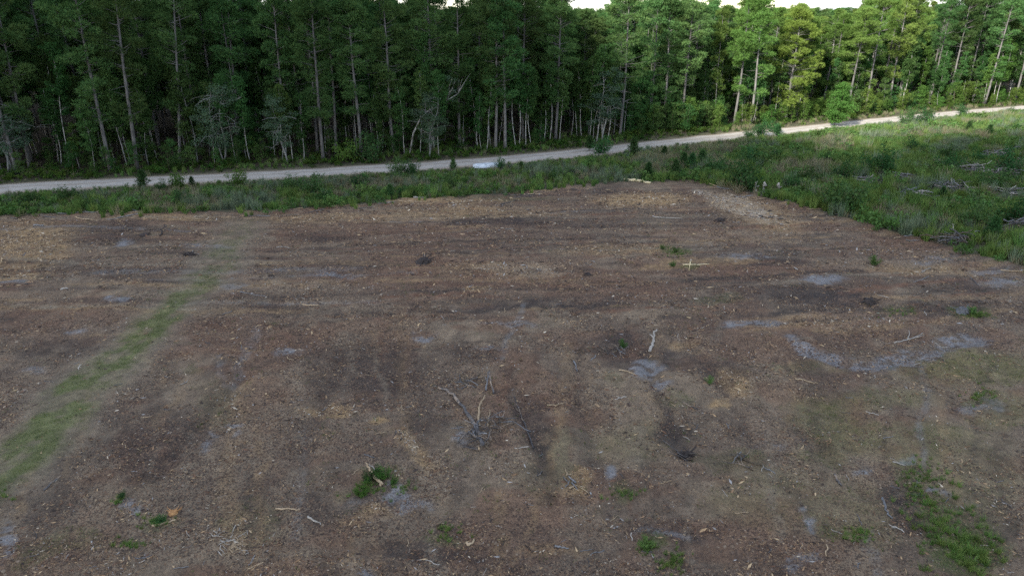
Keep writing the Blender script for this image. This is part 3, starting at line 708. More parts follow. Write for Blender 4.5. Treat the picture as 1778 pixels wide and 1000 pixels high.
for x, y, b, px in scatter_forest(60, 2.2, 6, .8, 1.0, (38, 125)):
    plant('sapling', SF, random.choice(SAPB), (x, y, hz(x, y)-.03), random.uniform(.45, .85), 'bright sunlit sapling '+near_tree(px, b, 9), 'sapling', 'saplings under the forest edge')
# dense thicket of saplings (right of the grey footed pine)
for q in range(46):
    px = random.uniform(1085, 1262); py = np.interp(px, [1085, 1262], [238, 222]) - random.uniform(0, 9)
    x, y = ground_pt(px, py); sc_ = random.uniform(.8, 1.25); b_ = np.interp(px, [1085, 1262], [238, 222])-py
    plant('sapling', SF, random.choice(SAPL if random.random() < .8 else SAPB), (x, y, hz(x, y)-.03), sc_, ('low' if sc_ < .95 else 'middling' if sc_ < 1.1 else 'tall')+' sapling in the dense thicket, '+('far left' if px < 1120 else 'left of its middle' if px < 1170 else 'right of its middle' if px < 1215 else 'far right')+(' in front' if b_ < 4 else ' at the back'), 'sapling', 'saplings in the dense thicket')

# ------------------------------------------------------------------ uncountable plants: points + geometry nodes
def tuft_mesh(n, h, w, mat, spread=.16, droop=.35):
    g = Geo(); b = unit(n); C = np.stack([b[:, 0]*spread, b[:, 1]*spread, np.full(n, -.03)], 1)
    D = unit(n, 0)*droop + np.array([0, 0, 1]); D /= np.linalg.norm(D, axis=1)[:, None]
    g.needles(C, D, rng.uniform(.55, 1.1, n)*h, np.full(n, w)); return g.mesh('tuft', mat)
def weed_mesh(m, e, h, mat, size):
    g = Geo()
    for q in range(6):
        c = np.array([rng.normal()*e*.5, rng.normal()*e*.5, rng.uniform(.25, .9)*h]); leaf_clump(g, c, e*.45, m//6, size, .8, .7)
    for q in range(5):
        limb(g, np.array([0, 0, -.05]), rng.uniform(0, 6.28), rng.uniform(.9, 1.5), h, .008, n=3, sides=3)
    return g.mesh('weed', mat)
def source(meshes):
    c = bpy.data.collections.new('plant_kinds')
    for me in meshes: c.objects.link(bpy.data.objects.new(me.name, me))
    return c
def scatter_gn(name, pts, scl, coll, label, cat):
    pts = np.asarray(pts); me = bpy.data.meshes.new(name); me.vertices.add(len(pts)); me.vertices.foreach_set('co', pts.astype(np.float32).ravel())
    for nm, tp, ar in (('scl', 'FLOAT', np.asarray(scl)), ('ang', 'FLOAT', rng.uniform(0, 6.28, len(pts)))):
        at = me.attributes.new(nm, tp, 'POINT'); at.data.foreach_set('value', ar.astype(np.float32))
    at = me.attributes.new('pick', 'INT', 'POINT'); at.data.foreach_set('value', rng.integers(0, len(coll.objects), len(pts)).astype(np.int32))
    o = link(name, me); tag(o, label, cat, kind='stuff')
    ng = bpy.data.node_groups.new(name+'_scatter', 'GeometryNodeTree')
    ng.interface.new_socket('Geometry', in_out='INPUT', socket_type='NodeSocketGeometry'); ng.interface.new_socket('Geometry', in_out='OUTPUT', socket_type='NodeSocketGeometry')
    n = ng.nodes; l = ng.links
    gi = n.new('NodeGroupInput'); go = n.new('NodeGroupOutput'); iop = n.new('GeometryNodeInstanceOnPoints'); ci = n.new('GeometryNodeCollectionInfo')
    ci.inputs[0].default_value = coll; ci.inputs['Separate Children'].default_value = True; ci.inputs['Reset Children'].default_value = True
    def na(nm, dt):
        a = n.new('GeometryNodeInputNamedAttribute'); a.data_type = dt; a.inputs['Name'].default_value = nm; return a.outputs[0]
    cx = n.new('ShaderNodeCombineXYZ'); l.new(na('ang', 'FLOAT'), cx.inputs[2])
    l.new(gi.outputs[0], iop.inputs['Points']); l.new(ci.outputs[0], iop.inputs['Instance'])
    iop.inputs['Pick Instance'].default_value = True
    l.new(na('pick', 'INT'), iop.inputs['Instance Index']); l.new(cx.outputs[0], iop.inputs['Rotation']); l.new(na('scl', 'FLOAT'), iop.inputs['Scale'])
    l.new(iop.outputs[0], go.inputs[0])
    md = o.modifiers.new('scatter', 'NODES'); md.node_group = ng
    return o
C_GRASS = source([tuft_mesh(46, .75, .05, M['grass']) for _ in range(4)])
C_BLUE = source([tuft_mesh(40, .95, .045, M['bluegrass'], .2) for _ in range(3)])
C_DRY = source([tuft_mesh(40, .85, .045, M['dry'], .22, .5) for _ in range(4)])
C_WEED = source([weed_mesh(110, .55, .6, M['weed'], .13) for _ in range(5)])
C_FERN = source([weed_mesh(90, .5, .6, M['fern'], .15) for _ in range(4)])
C_TURF = source([tuft_mesh(16, .09, .022, M['turf'], .12, .7) for _ in range(3)])
C_WOOD = source([])

# weed belt between field and road, and the rough ground on the right
n = 90000
x = rng.uniform(-95, 125, n); y = rng.uniform(40, 150, n)
px, py = project(x, y); bd = beyond(x, y); fdp = field_depth(x, y)
sel = (bd < -ROAD_W-.35+.6*(fbm(x/2, y/2, 111, 2)-.5)) & (fdp < -.15 + 1.5*rng.random(n)**7) & (px > -320) & (px < 2150)
x, y, px, py = x[sel], y[sel], px[sel], py[sel]
h1 = fbm(x/4.5, y/4.5, 121, 3); h2 = fbm(x/2.5, y/2.5, 131, 3); h3 = fbm(x/6, y/4, 141, 3)
def pblob(L):
    m = np.zeros(len(x))
    for cx, cy, rx, ry in L: m = np.maximum(m, np.clip(1.3-np.hypot((px-cx)/rx, (py-cy)/ry), 0, 1))
    return m
dryb = pblob([(330,345,90,16),(300,360,60,14),(650,325,80,12),(860,318,60,12),(1160,285,90,14),(1230,262,70,10),(1130,300,60,8),(1440,260,60,10),(1380,300,60,12),(1640,235,60,8),(1560,375,60,10),(1690,395,20,10)])
blueb = pblob([(420,355,90,20),(930,300,26,16),(640,320,110,10),(1440,380,40,12),(1590,400,50,12),(1100,265,50,8)])
brtb = pblob([(880,320,60,16),(1000,325,60,8),(820,300,60,10),(1700,430,80,30),(1560,330,150,30),(1620,260,110,14),(480,345,60,14)])
kindv = np.where((h1+.45*dryb > .71) & (rng.random(len(x)) < .75), 2, np.where((h3+.5*blueb > .66) & (rng.random(len(x)) < .8), 3, np.where(h2+.25*brtb-.05*rng.random(len(x)) > np.where(px > 1100, .43, .46), 0, 1)))
u = rng.random(len(x))
kindv = np.where(u < .17, rng.integers(0, 4, len(x)), kindv)
PILES = [(1735,272,5,2.5,26,'grey brush pile highest up at the right edge of the rough ground'),(1690,297,4,2,18,'grey brush between weeds, left of the long grey log'),
    (1652,330,3.6,1.8,24,'bluish grey brush pile in the middle of the rough ground'),(1588,343,2.6,1.4,18,'small grey brush pile left of the bluish one'),(1738,306,4,2,18,'grey brush spread below the long grey log'),
    (1755,342,3.5,1.5,18,'flat grey brush at the right edge'),(1655,423,3.0,.9,26,'dark brush pile lying on the very edge of the cleared field'),(1768,399,2.2,1.2,16,'dark brush half hidden in weeds at the right edge'),
    (1722,405,1.2,.8,10,'tiny dark brush clump among weeds near the right edge'),(1500,318,2.6,1.2,14,'faint grey brush left among weeds, farthest left pile'),(1565,312,2,1,10,'few grey branches among weeds above the small pile')]
keep = np.ones(len(x), bool)
for cx, cy, w_, d_, *_ in PILES:
    x0, y0 = ground_pt(cx, cy); keep &= (np.hypot((x-x0)/(w_*.62+.4), (y-y0+.6)/(d_*.8+.9)) > 1) | (rng.random(len(x)) < .12)
for cx, cy, r_ in [(1311,336,1.0),(1325,336,.9),(1351,338,1.2),(845,293,1.7),(1100,320,1.2),(1125,322,1.0),(1760,300,1.4)]:
    x0, y0 = ground_pt(cx, cy); keep &= np.hypot(x-x0, y-y0) > r_
x, y, px, py, kindv = x[keep], y[keep], px[keep], py[keep], kindv[keep]
z = height(x, y); sz = rng.uniform(.55, 1.25, len(x))*(.7+.6*fbm(x/3, y/3, 151, 3))*np.where(px < 1100, .95, 1.3)
sz *= np.where(beyond(x, y) > -ROAD_W-4, .55, 1)*rng.choice([1, 1, 1, 1.35], len(x))
P3 = np.stack([x, y, z], 1)
for kd, cl, nm, lab, cat in ((0, C_GRASS, 'tall_grass', 'tall green grass growing between the cleared field and the road', 'grass'), (1, C_WEED, 'leafy_weeds', 'dark leafy weeds and brambles covering the uncleared ground', 'weeds'),
                             (2, C_DRY, 'dry_grass', 'straw coloured dry grass in patches among the green weeds', 'dry grass'), (3, C_BLUE, 'pale_grass', 'grey green feathery grass in patches beside the field', 'pale grass')):
    s2 = kindv == kd
    scatter_gn(nm, P3[s2], sz[s2], cl, lab, cat)
# forest side verge and forest floor
n = 52000
x = rng.uniform(-95, 135, n); y = rng.uniform(70, 190, n); px, py = project(x, y); bd = beyond(x, y)
pr = np.where(bd < 6, 1.0, np.where(bd < 12, .35, .10))
sel = (bd > .3+.7*fbm(x/2, y/2, 161, 2)) & (bd < 30) & (rng.random(n) < pr) & (px > -320) & (px < 2150)
x, y, bd, px = x[sel], y[sel], bd[sel], px[sel]
P3 = np.stack([x, y, height(x, y)], 1); u = rng.random(len(x)); g1 = fbm(x/4, y/4, 171, 3)
sz = rng.uniform(.5, 1.2, len(x))*(.75+.8*fbm(x/3, y/3, 173, 3))*np.where(bd < 1.6, .6, 1)
kf = np.where(g1 > .56, 1, 0); kf = np.where((u < .14) | ((px > 1270) & (u < .3+.35*(bd < 3.2))), 2, kf)
scatter_gn('forest_undergrowth', P3[kf == 0], sz[kf == 0], C_FERN, 'low leafy undergrowth along the foot of the forest', 'undergrowth')
scatter_gn('verge_grass', P3[kf == 1], sz[kf == 1]*.9, C_GRASS, 'green grass on the forest side verge of the road', 'grass')
scatter_gn('verge_straw', P3[kf == 2], sz[kf == 2]*.8, C_DRY, 'dry straw on the forest side verge of the road', 'dry grass')
# turf on the field
n = 150000
x = rng.uniform(-45, 40, n); y = rng.uniform(17, 66, n); px, py = project(x, y)
wx2 = x + (fbm(x/1.7, y/1.7, 41, 4)-.5)*2.2; wy2 = y + (fbm(x/1.7, y/1.7, 57, 4)-.5)*2.2
gx_, gy_, px__, py__ = gx, gy, px_, py_
gx, gy, px_, py_ = x, y, px, py; wpx, wpy = project(wx2, wy2)
dtt = seg_dist(wx2, wy2, TRACK)
dens = np.maximum.reduce([sstep(1.9, .6, dtt)*sstep(68, 44, y)*.85*sstep(.36, .58, fbm(x/.9, y/1.1, 87, 5)), blobs(GREEN)*.8, blobs(OLIVE)*.5*sstep(.42, .6, fbm(x/1.2, y/1.2, 181, 3)), .06*sstep(.5, .7, fbm(x/2, y/2, 183, 3))])
chip_blobs = (gx, gy)
gx, gy, px_, py_ = gx_, gy_, px__, py__; wpx, wpy = project(wx, wy)
sel = (rng.random(n) < dens) & (field_depth(x, y) > .3)
x, y = x[sel], y[sel]
scatter_gn('turf', np.stack([x, y, height(x, y)], 1), rng.uniform(.5, 1.5, len(x)), C_TURF, 'short sparse grass on the old track and the lower right of the field', 'turf')
# far woodland behind the trees that stand singly
src = bpy.data.collections.new('wood_kinds')
for tr_, cr_ in PINES[:6]:
    v1 = np.empty(len(tr_.vertices)*3, np.float32); tr_.vertices.foreach_get('co', v1); v2 = np.empty(len(cr_.vertices)*3, np.float32); cr_.vertices.foreach_get('co', v2)
    def polys(me, o):
        lt = np.empty(len(me.polygons), np.int32); me.polygons.foreach_get('loop_total', lt); vi = np.empty(len(me.loops), np.int32); me.loops.foreach_get('vertex_index', vi)
        st = np.concatenate([[0], np.cumsum(lt)[:-1]]); return [np.stack([vi[st[lt == k]+q] for q in range(k)], 1)+o for k in np.unique(lt)], [k for k in np.unique(lt)], lt
    f1, _, l1 = polys(tr_, 0); f2, _, l2 = polys(cr_, len(v1)//3)
    me = mesh_np('far_pine', np.concatenate([v1, v2]).reshape(-1, 3), f1+f2, M['pine_bark']); me.materials.append(M['pine'])
    me.polygons.foreach_set('material_index', np.concatenate([np.zeros(sum(len(f) for f in f1)), np.ones(sum(len(f) for f in f2))]).astype(np.int32))
    src.objects.link(bpy.data.objects.new('far_pine', me))
n = 5200
x = rng.uniform(-190, 330, n); b = rng.uniform(30, 190, n); sl = np.maximum(np.interp(x, fe[:, 0], tan_[:, 0]), .3)
y = road_far_y(x) + b/sl; px, py = project(x, y)
sel = (px > -250) & (px < 2050) & (rng.random(n) < np.where(b < 70, .8, .35)); x, y, px = x[sel], y[sel], px[sel]
far_h = np.interp(px, [-300, 500, 900, 1000, 1300, 1480, 1700, 2100], [22, 20.5, 19.6, 19.0, 19.2, 19.4, 20.5, 20.5])
scatter_gn('far_woodland', np.stack([x, y, height(x, y)-.1], 1), far_h/20*rng.uniform(.86, 1.0, len(x)), src, 'mass of pine woodland stretching away behind the forest edge', 'woodland')

# ------------------------------------------------------------------ wood chips and bark strewn over the field
n = 420000
yy = 17 + 58*rng.random(n)**1.5; xx = rng.uniform(-1, 1, n)*(.80*(yy+6))
CX, CY = xx.copy(), yy.copy()
px, py = project(xx, yy)
fdc = field_depth(xx, yy)
sx = xx + (fbm(xx/1.7, yy/1.7, 41, 4)-.5)*2.2; sy = yy + (fbm(xx/1.7, yy/1.7, 57, 4)-.5)*2.2
gx, gy, px_, py_ = xx, yy, px, py; wpx, wpy = project(sx, sy)
b_tan = np.maximum(blobs(TAN), blobs(PALEC)); b_sand = blobs(SAND); b_ol = np.maximum(blobs(OLIVE), blobs(GREEN)); b_dk = blobs(DARK); b_red = blobs(RED); b_pale = blobs(PALEC)
dtt = seg_dist(sx, sy, TRACK)
pk = (.05 + .75*sstep(.42, .64, fbm(xx/1.5, yy/1.1, 191, 4)) + .6*b_tan + .25*b_red)*(1-.5*b_sand)*(1-.7*b_ol)*(.1+.9*sstep(1.4, 2.8, dtt))
sel = (rng.random(n) < pk) & (fdc > .15) & (px > -60) & (px < 1840)
idx = np.nonzero(sel)[0][:190000]
xx, yy, b_tan, b_dk, b_pale = xx[idx], yy[idx], b_tan[idx], b_dk[idx], b_pale[idx]
m = len(xx); L = np.exp(rng.normal(-2.5, .5, m)).clip(.03, .36)*(1+.026*np.clip(yy-20, 0, 60)); W = L*rng.uniform(.09, .24, m); T = W*rng.uniform(.25, .6, m)
az = rng.uniform(0, np.pi, m); til = rng.normal(0, .25, m)
d = np.stack([np.cos(az)*np.cos(til), np.sin(az)*np.cos(til), np.sin(til)], 1); s = np.stack([-np.sin(az), np.cos(az), rng.normal(0, .25, m)], 1)
c = np.stack([xx, yy, height(xx, yy)+.4*T+.004], 1)
V = np.stack([c-d*L[:, None]/2, c+s*W[:, None]/2-[0, 0, .01], c+d*L[:, None]/2, c-s*W[:, None]/2-[0, 0, .01], c+np.stack([rng.normal(0, .1, m)*L, rng.normal(0, .1, m)*L, T], 1)], 1).reshape(-1, 3)
o5 = np.arange(m)[:, None]*5
F = np.concatenate([o5+np.array([[0, 1, 4]]), o5+np.array([[1, 2, 4]]), o5+np.array([[2, 3, 4]]), o5+np.array([[3, 0, 4]])], 0)
chip_me = mesh_np('wood_chips', V, [F], M['chip'])
pal = np.array([(.05, .038, .032), (.085, .062, .05), (.15, .085, .055), (.23, .145, .085), (.34, .23, .13), (.44, .32, .19), (.55, .47, .36), (.33, .31, .29)])
wts = np.array([.2, .2, .17, .13, .12, .08, .04, .06])
ci = rng.choice(8, m, p=np.array([.2, .22, .2, .15, .12, .06, .02, .03])); up = rng.random(m)
ci = np.where((up < .55*b_tan), rng.integers(3, 7, m), ci); ci = np.where(up < .7*b_pale, rng.integers(5, 8, m), ci); ci = np.where((up > 1-.6*b_dk), rng.integers(0, 3, m), ci)
tint = pal[ci]*rng.uniform(.8, 1.2, m)[:, None]
at = chip_me.attributes.new('tint', 'FLOAT_COLOR', 'FACE'); at.data.foreach_set('color', np.tile(np.concatenate([tint, np.ones((m, 1))], 1), (4, 1)).astype(np.float32).ravel())
tag(link('wood_chips', chip_me), 'bark mulch and splintered wood chips strewn over the cleared field', 'wood chips', kind='stuff')

m = 26000; q_ = rng.permutation(n)[:m*4]; q_ = q_[(field_depth(np.asarray(CX)[q_], np.asarray(CY)[q_]) > .2) & (seg_dist(np.asarray(CX)[q_], np.asarray(CY)[q_], TRACK) > 2) & (fbm(np.asarray(CX)[q_]/2, np.asarray(CY)[q_]/1.5, 197, 4) > .46)][:m]; m = len(q_)
cx_, cy_ = np.asarray(CX)[q_], np.asarray(CY)[q_]; r_ = np.exp(rng.normal(-3.3, .4, m)).clip(.015, .085)
oct_v = np.array([(1, 0, 0), (0, 1, 0), (-1, 0, 0), (0, -1, 0), (0, 0, .8)]); oct_f = np.array([(0, 1, 4), (1, 2, 4), (2, 3, 4), (3, 0, 4)])
V = oct_v[None]*r_[:, None, None]*rng.uniform(.5, 1.5, (m, 5, 3)); an_ = rng.uniform(0, 6.28, m); ca, sa = np.cos(an_)[:, None], np.sin(an_)[:, None]
V = np.stack([V[..., 0]*ca-V[..., 1]*sa, V[..., 0]*sa+V[..., 1]*ca, V[..., 2]-.01], -1)+np.stack([cx_, cy_, height(cx_, cy_)], 1)[:, None]
clod_me = mesh_np('soil_clods', V.reshape(-1, 3), [(np.arange(m)[:, None, None]*5+oct_f[None]).reshape(-1, 3)], M['chip'])
tint = np.array([(.06, .046, .038), (.10, .072, .054), (.14, .10, .07), (.19, .145, .105)])[rng.integers(0, 4, m)]*rng.uniform(.8, 1.2, m)[:, None]
at = clod_me.attributes.new('tint', 'FLOAT_COLOR', 'FACE'); at.data.foreach_set('color', np.repeat(np.concatenate([tint, np.ones((m, 1))], 1), 4, 0).astype(np.float32).ravel())
tag(link('soil_clods', clod_me), 'dark clods of soil and root crumbs strewn over the cleared field', 'clods', kind='stuff')

# ------------------------------------------------------------------ branches, sticks and stumps lying on the field
def px_path(pts, rad):
    out = []
    for (px, py) in pts:
        x, y = ground_pt(px, py); out.append((x, y, hz(x, y)+rad))
    return np.array(out)
def refine(P, n, wob):
    t = np.linspace(0, len(P)-1, n); Q = np.stack([np.interp(t, np.arange(len(P)), P[:, k]) for k in range(3)], 1)
    Q[1:-1] = .25*Q[:-2]+.5*Q[1:-1]+.25*Q[2:]
    Q[1:-1] += rng.normal(size=(n-2, 3))*wob*np.array([1, 1, .5]); return Q
def stick(name, pts, r, mat, label, cat='branch', group=None, forks=(), up=0.0, taper=.55):
    P = px_path(pts, r*.6); org = P[0].copy(); P = refine(P, max(6, len(P)*3), r*.45)
    P[:, 2] += up*np.linspace(0, 1, len(P))
    g = Geo(); rr = r*np.linspace(1, taper, len(P))*rng.uniform(.82, 1.18, len(P)); g.tube(P-org, rr, 8)
    for t, ang, L in forks:
        i = int(t*(len(P)-1)); dv = P[min(i+1, len(P)-1)]-P[i-1]; a0 = math.atan2(dv[1], dv[0])+ang
        Q = P[i]-org + np.linspace(0, 1, 5)[:, None]*np.array([math.cos(a0), math.sin(a0), .18])*L + rng.normal(size=(5, 3))*.02
        Q[0] = P[i]-org; g.tube(Q, r*np.linspace(.65, .3, 5), 6)
    o = link(name, g.mesh(name, mat, True), loc=org); return tag(o, label, cat, group)
stick('fallen_branch', [(838,776),(833,755),(823,733),(806,706),(788,686),(775,676),(762,672)], .105, M['dark_wood'], 'longest curved grey branch lying on the field near its centre', 'branch', forks=((.12, .9, .7), (.3, -1.0, .5)))
stick('forked_branch', [(833,738),(831,722),(832,706),(838,698),(842,690)], .06, M['tan_wood'], 'short kinked tan branch beside the long curved branch', 'branch', up=.15)
stick('upright_stick', [(844,676),(846,665),(848,655)], .045, M['grey_wood'], 'left grey stick of the short pair above the kinked branch', 'stick', up=.35, forks=((.5, .5, .4),))
stick('upright_stick', [(857,682),(852,668),(850,654)], .05, M['dark_wood'], 'right dark stick of the short pair above the kinked branch', 'stick', up=.35)
stick('fallen_branch', [(826,671),(812,666),(800,660),(798,648)], .045, M['dark_wood'], 'dark crooked branch above the long curved branch', 'branch', forks=((.3, 1.2, .6), (.6, -1, .5)))
stick('broken_stick', [(847,742),(849,725),(850,712)], .05, M['tan_wood'], 'brown broken stick to the right of the kinked branch', 'stick')
stick('driftwood', [(1128,611),(1131,600),(1136,592),(1135,585),(1140,578)], .09, M['pale_wood'], 'pale gnarled piece of wood standing out on dark soil', 'driftwood', forks=((.6, .8, .35),), up=.1)
stick('dark_pole', [(1296,378),(1318,379),(1342,382),(1366,386)], .09, M['dark_wood'], 'dark straight pole lying near the right corner of the field', 'pole')
stick('yellow_log', [(1070,312),(1090,315),(1112,317),(1130,320)], .18, M['lath'], 'peeled yellow log at the far edge of the field', 'log', taper=.6)
stick('pale_branch', [(1552,598),(1572,594),(1588,589),(1602,581)], .05, M['pale_wood'], 'bleached forked branch above the arc of grey sand', 'branch', forks=((.5, .5, 1.0), (.7, -.4, .6)))
stick('pale_stick', [(1380,660),(1395,662),(1408,667),(1420,668)], .05, M['tan_wood'], 'tan stick below the left end of the sand arc', 'stick')
stick('pale_stick', [(1622,602),(1634,606),(1648,604)], .035, M['pale_wood'], 'thin bleached twig at the right end of the sand arc', 'twig')
stick('dark_stick', [(1448,829),(1453,840),(1460,850)], .05, M['dark_wood'], 'short dark stick at lower right beside white splinters', 'stick')
stick('curved_stick', [(1531,868),(1535,880),(1541,892),(1550,901)], .05, M['grey_wood'], 'curved grey stick on the dark patch at lower right', 'stick')
stick('rut_branch', [(926,775),(917,748),(908,722),(900,702),(893,682)], .045, M['dark_wood'], 'long dark branch lying along the middle wheel rut', 'branch', forks=((.7, .4, .5),))
stick('dark_stick', [(76,851),(90,838),(106,824)], .04, M['dark_wood'], 'dark stick beside the green track at lower left', 'stick')
stick('pale_stick', [(264,911),(284,908),(305,902)], .05, M['tan_wood'], 'thick tan stick near the orange stump at lower left', 'stick')
stick('pale_stick', [(478,880),(500,883),(521,886)], .035, M['tan_wood'], 'thin tan stick between lower left chips and green bush', 'stick')
stick('grey_stick', [(535,897),(545,905),(557,912)], .04, M['pale_wood'], 'pale slanting stick left of the blue grey sand patch', 'stick')
stick('dark_stick', [(868,354),(882,351),(896,348)], .07, M['dark_wood'], 'dark stick with pale bark at the far side of the field', 'stick')
stick('dark_stick', [(1680,479),(1688,487),(1699,495)], .05, M['dark_wood'], 'dark bent branch near the right weeds', 'branch')
stick('pale_stick', [(1600,474),(1608,469),(1616,465)], .05, M['pale_wood'], 'bleached stick on sand near the right edge of the field', 'stick')
stick('pale_stick', [(1586,492),(1600,488),(1612,483)], .04, M['grey_wood'], 'thin grey stick just below the bleached one on the right', 'stick')
stick('pale_lath', [(1135,380),(1158,381),(1182,382)], .05, M['pale_wood'], 'bleached straight lath left of the dark pole', 'lath')
stick('pale_stick', [(480,430),(492,429),(504,431)], .05, M['pale_wood'], 'bright stick just right of the track on the left', 'stick')
stick('pale_stick', [(524,527),(540,529),(553,530)], .045, M['tan_wood'], 'bright tan stick lying right of the track in mid field', 'stick')
stick('grey_stick', [(418,510),(440,513),(462,515)], .035, M['grey_wood'], 'thin grey stick just right of the green track', 'stick')
stick('pale_stick', [(106,506),(113,504),(119,503)], .06, M['pale_wood'], 'short bright white stick at the left, near tan sand', 'stick')
stick('slab_splinter', [(810,942),(816,948),(823,937)], .06, M['tan_wood'], 'tan splinter at the lower middle of the field', 'splinter')
stick('dark_stick', [(1075,641),(1090,645),(1104,652)], .035, M['tan_wood'], 'thin stick left of the small blue grey sand patch', 'stick')
stick('pale_stick', [(950,700),(965,701),(980,699)], .04, M['tan_wood'], 'flat tan stick right of the middle rut', 'stick')
stick('grey_stick', [(996,623),(1000,632),(1002,640)], .045, M['grey_wood'], 'short grey stick on rust mulch in the centre', 'stick')
stick('pale_stick', [(963,951),(975,952),(988,953)], .04, M['grey_wood'], 'grey stick near the bottom of the picture', 'stick')
stick('dark_branch', [(60,394),(68,394),(76,395)], .10, M['grey_wood'], 'short grey log on the yellow mulch at the far left', 'log')
stick('fence_of_roots', [(278,412),(283,404),(287,396)], .07, M['black_soil'], 'black root sticking up at the far left of the field', 'root', up=.3, forks=((.5, .9, .6), (.8, -.9, .4))).name = 'black_root'
stick('pale_stick', [(1550,801),(1562,805),(1573,808)], .035, M['pale_wood'], 'white and orange splinters beside the sand flecks at lower right', 'stick')
stick('edge_log', [(1332,346),(1352,352),(1372,358)], .11, M['dark_wood'], 'dark log lying along the weed edge on the right', 'log')
stick('grey_stick', [(1185,700),(1200,708),(1212,712)], .035, M['dark_wood'], 'thin dark stick right of centre on bare soil', 'stick')

# short loose sticks strewn all over the field
FMK = [(800, 720, 'the long curved branch'), (645, 845, 'the green clump at lower left'), (1058, 828, 'the small grey sand fleck'), (1000, 842, 'the split tan slabs'), (1195, 460, 'the wooden cross'), (735, 456, 'the black stump left of centre'), (1135, 595, 'the pale driftwood'),
       (1500, 628, 'the arc of grey sand'), (1517, 460, 'the lone round weed'), (395, 935, 'the white splinters at lower left'), (300, 895, 'the orange stump'), (1660, 930, 'the tall grass at lower right'), (1590, 800, 'the sand flecks at lower right'), (1330, 380, 'the dark pole'), (1100, 317, 'the yellow log'),
       (1187, 788, 'the black root clod'), (915, 730, 'the middle wheel rut'), (50, 425, 'the yellow mulch at far left'), (215, 520, 'the grey sand left of the track'), (560, 706, 'the yellow sawdust patch'), (720, 775, 'the pale sawdust streak'), (1690, 543, 'the weeds at the right edge'), (1508, 526, 'the black stump on the right'),
       (640, 640, 'the dark humus patch'), (905, 470, 'the pale chips at mid field'), (1272, 660, 'the orange sawdust patch'), (1122, 948, 'the grass tuft at bottom'), (500, 430, 'the far end of the track'), (120, 800, 'the green track at lower left')]
def near_mark(px, py):
    q = min(FMK, key=lambda t: math.hypot(t[0]-px, (t[1]-py)*1.6)); dx = px-q[0]; dy = py-q[1]; d_ = math.hypot(dx, dy)
    w_ = ('left of' if dx < 0 else 'right of') if abs(dx) > 1.3*abs(dy) else ('beyond' if dy < 0 else 'in front of')
    return ('just ' if d_ < 35 else 'well ' if d_ > 110 else '')+w_+' '+q[2]
protos = []
for q in range(6):
    g = Geo(); L = 1.0; n_ = 6; P = np.stack([np.linspace(-.5, .5, n_), rng.normal(0, .04, n_), rng.normal(0, .015, n_)], 1); g.tube(P, .035*np.linspace(1, .6, n_)*rng.uniform(.8, 1.2, n_), 6)
    if q % 2: g.tube(np.stack([np.linspace(0, .25, 3), np.linspace(0, .2, 3)*random.choice((-1, 1)), np.linspace(0, .05, 3)], 1), [.02, .016, .01], 5)
    protos.append(g)
sm = [(g.mesh('loose_stick', M[mk], True), mk) for g in protos for mk in ('dark_wood', 'grey_wood', 'tan_wood', 'pale_wood')]
cnt = 0
while cnt < 210:
    px = random.uniform(10, 1770); py = 340 + 655*random.random()**.8
    x, y = ground_pt(px, py)
    if field_depth(np.array([x]), np.array([y]))[0] < .5 or seg_dist(np.array([x]), np.array([y]), TRACK)[0] < 1.3: continue
    me, mk = random.choice(sm); s = random.uniform(.2, .62)*(1+.012*(y-20))
    o = link('loose_stick', me, loc=(x, y, hz(x, y)+.03*s)); o.rotation_euler = (0, random.uniform(-.08, .08), random.uniform(0, 6.28)); o.scale = (s, s*random.uniform(.7, 1.5), s)
    tag(o, {'dark_wood': 'short dark loose stick ', 'grey_wood': 'short grey loose stick ', 'tan_wood': 'short tan loose stick ', 'pale_wood': 'short bleached loose stick '}[mk]+near_mark(px, py), 'stick', 'loose sticks on the cleared soil')
    cnt += 1

for q in range(46):
    px = random.uniform(10, 1770); py = float(np.interp(px, EX, EY))+random.uniform(-3, 9); x, y = ground_pt(px, py)
    me, mk = random.choice([t_ for t_ in sm if t_[1] != 'pale_wood']); s = random.uniform(.8, 2.4)
    o = link('edge_stick', me, loc=(x, y, hz(x, y)+.06)); o.rotation_euler = (0, random.uniform(-.15, .15), random.uniform(-.5, .5)); o.scale = (s, min(s, 1.5), min(s, 1.5))
    tag(o, {'dark_wood': 'dark ', 'grey_wood': 'grey ', 'tan_wood': 'tan '}[mk]+'stick on the weed edge, '+near_mark(px, py), 'stick', 'sticks along the edge of the weeds')
# the heap of fine twigs round the long branch
def twig_heap(px, py, w, d, n, mat, label, name='twig_heap', r=.018, hgt=.25, L=(.4, 1.3), group=None):
    x0, y0 = ground_pt(px, py); z0 = hz(x0, y0)
    root = link(name, None, loc=(x0, y0, z0)); tag(root, label, 'brush pile' if name == 'brush_pile' else 'twigs', group)
    for q in range(n):
        g = Geo(); a0 = random.uniform(0, 6.28); l_ = random.uniform(*L); cx, cy = random.gauss(0, w*.4), random.gauss(0, d*.4)
        t = np.linspace(-.5, .5, 5); zc = random.uniform(.02, hgt)
        P = np.stack([cx+math.cos(a0)*l_*t, cy+math.sin(a0)*l_*t, zc+random.uniform(-.25, .25)*l_*t], 1)+rng.normal(size=(5, 3))*l_*.03
        P[:, 2] = np.maximum(P[:, 2], .01) + (height(P[:, 0]+x0, P[:, 1]+y0)-z0)
        g.tube(P, r*np.linspace(1.1, .5, 5)*random.uniform(.6, 1.5), 5)
        m_ = mat if not isinstance(mat, (list, tuple)) else random.choice(mat)
        link('twig' if name == 'twig_heap' else 'branch', g.mesh('twig', m_, True), root)
    return root
DW = [M['dark_wood'], M['dark_wood'], M['grey_wood'], M['stem']]
twig_heap(830, 755, 1.0, 1.5, 42, DW, 'tangle of thin dark twigs around the long curved branch')
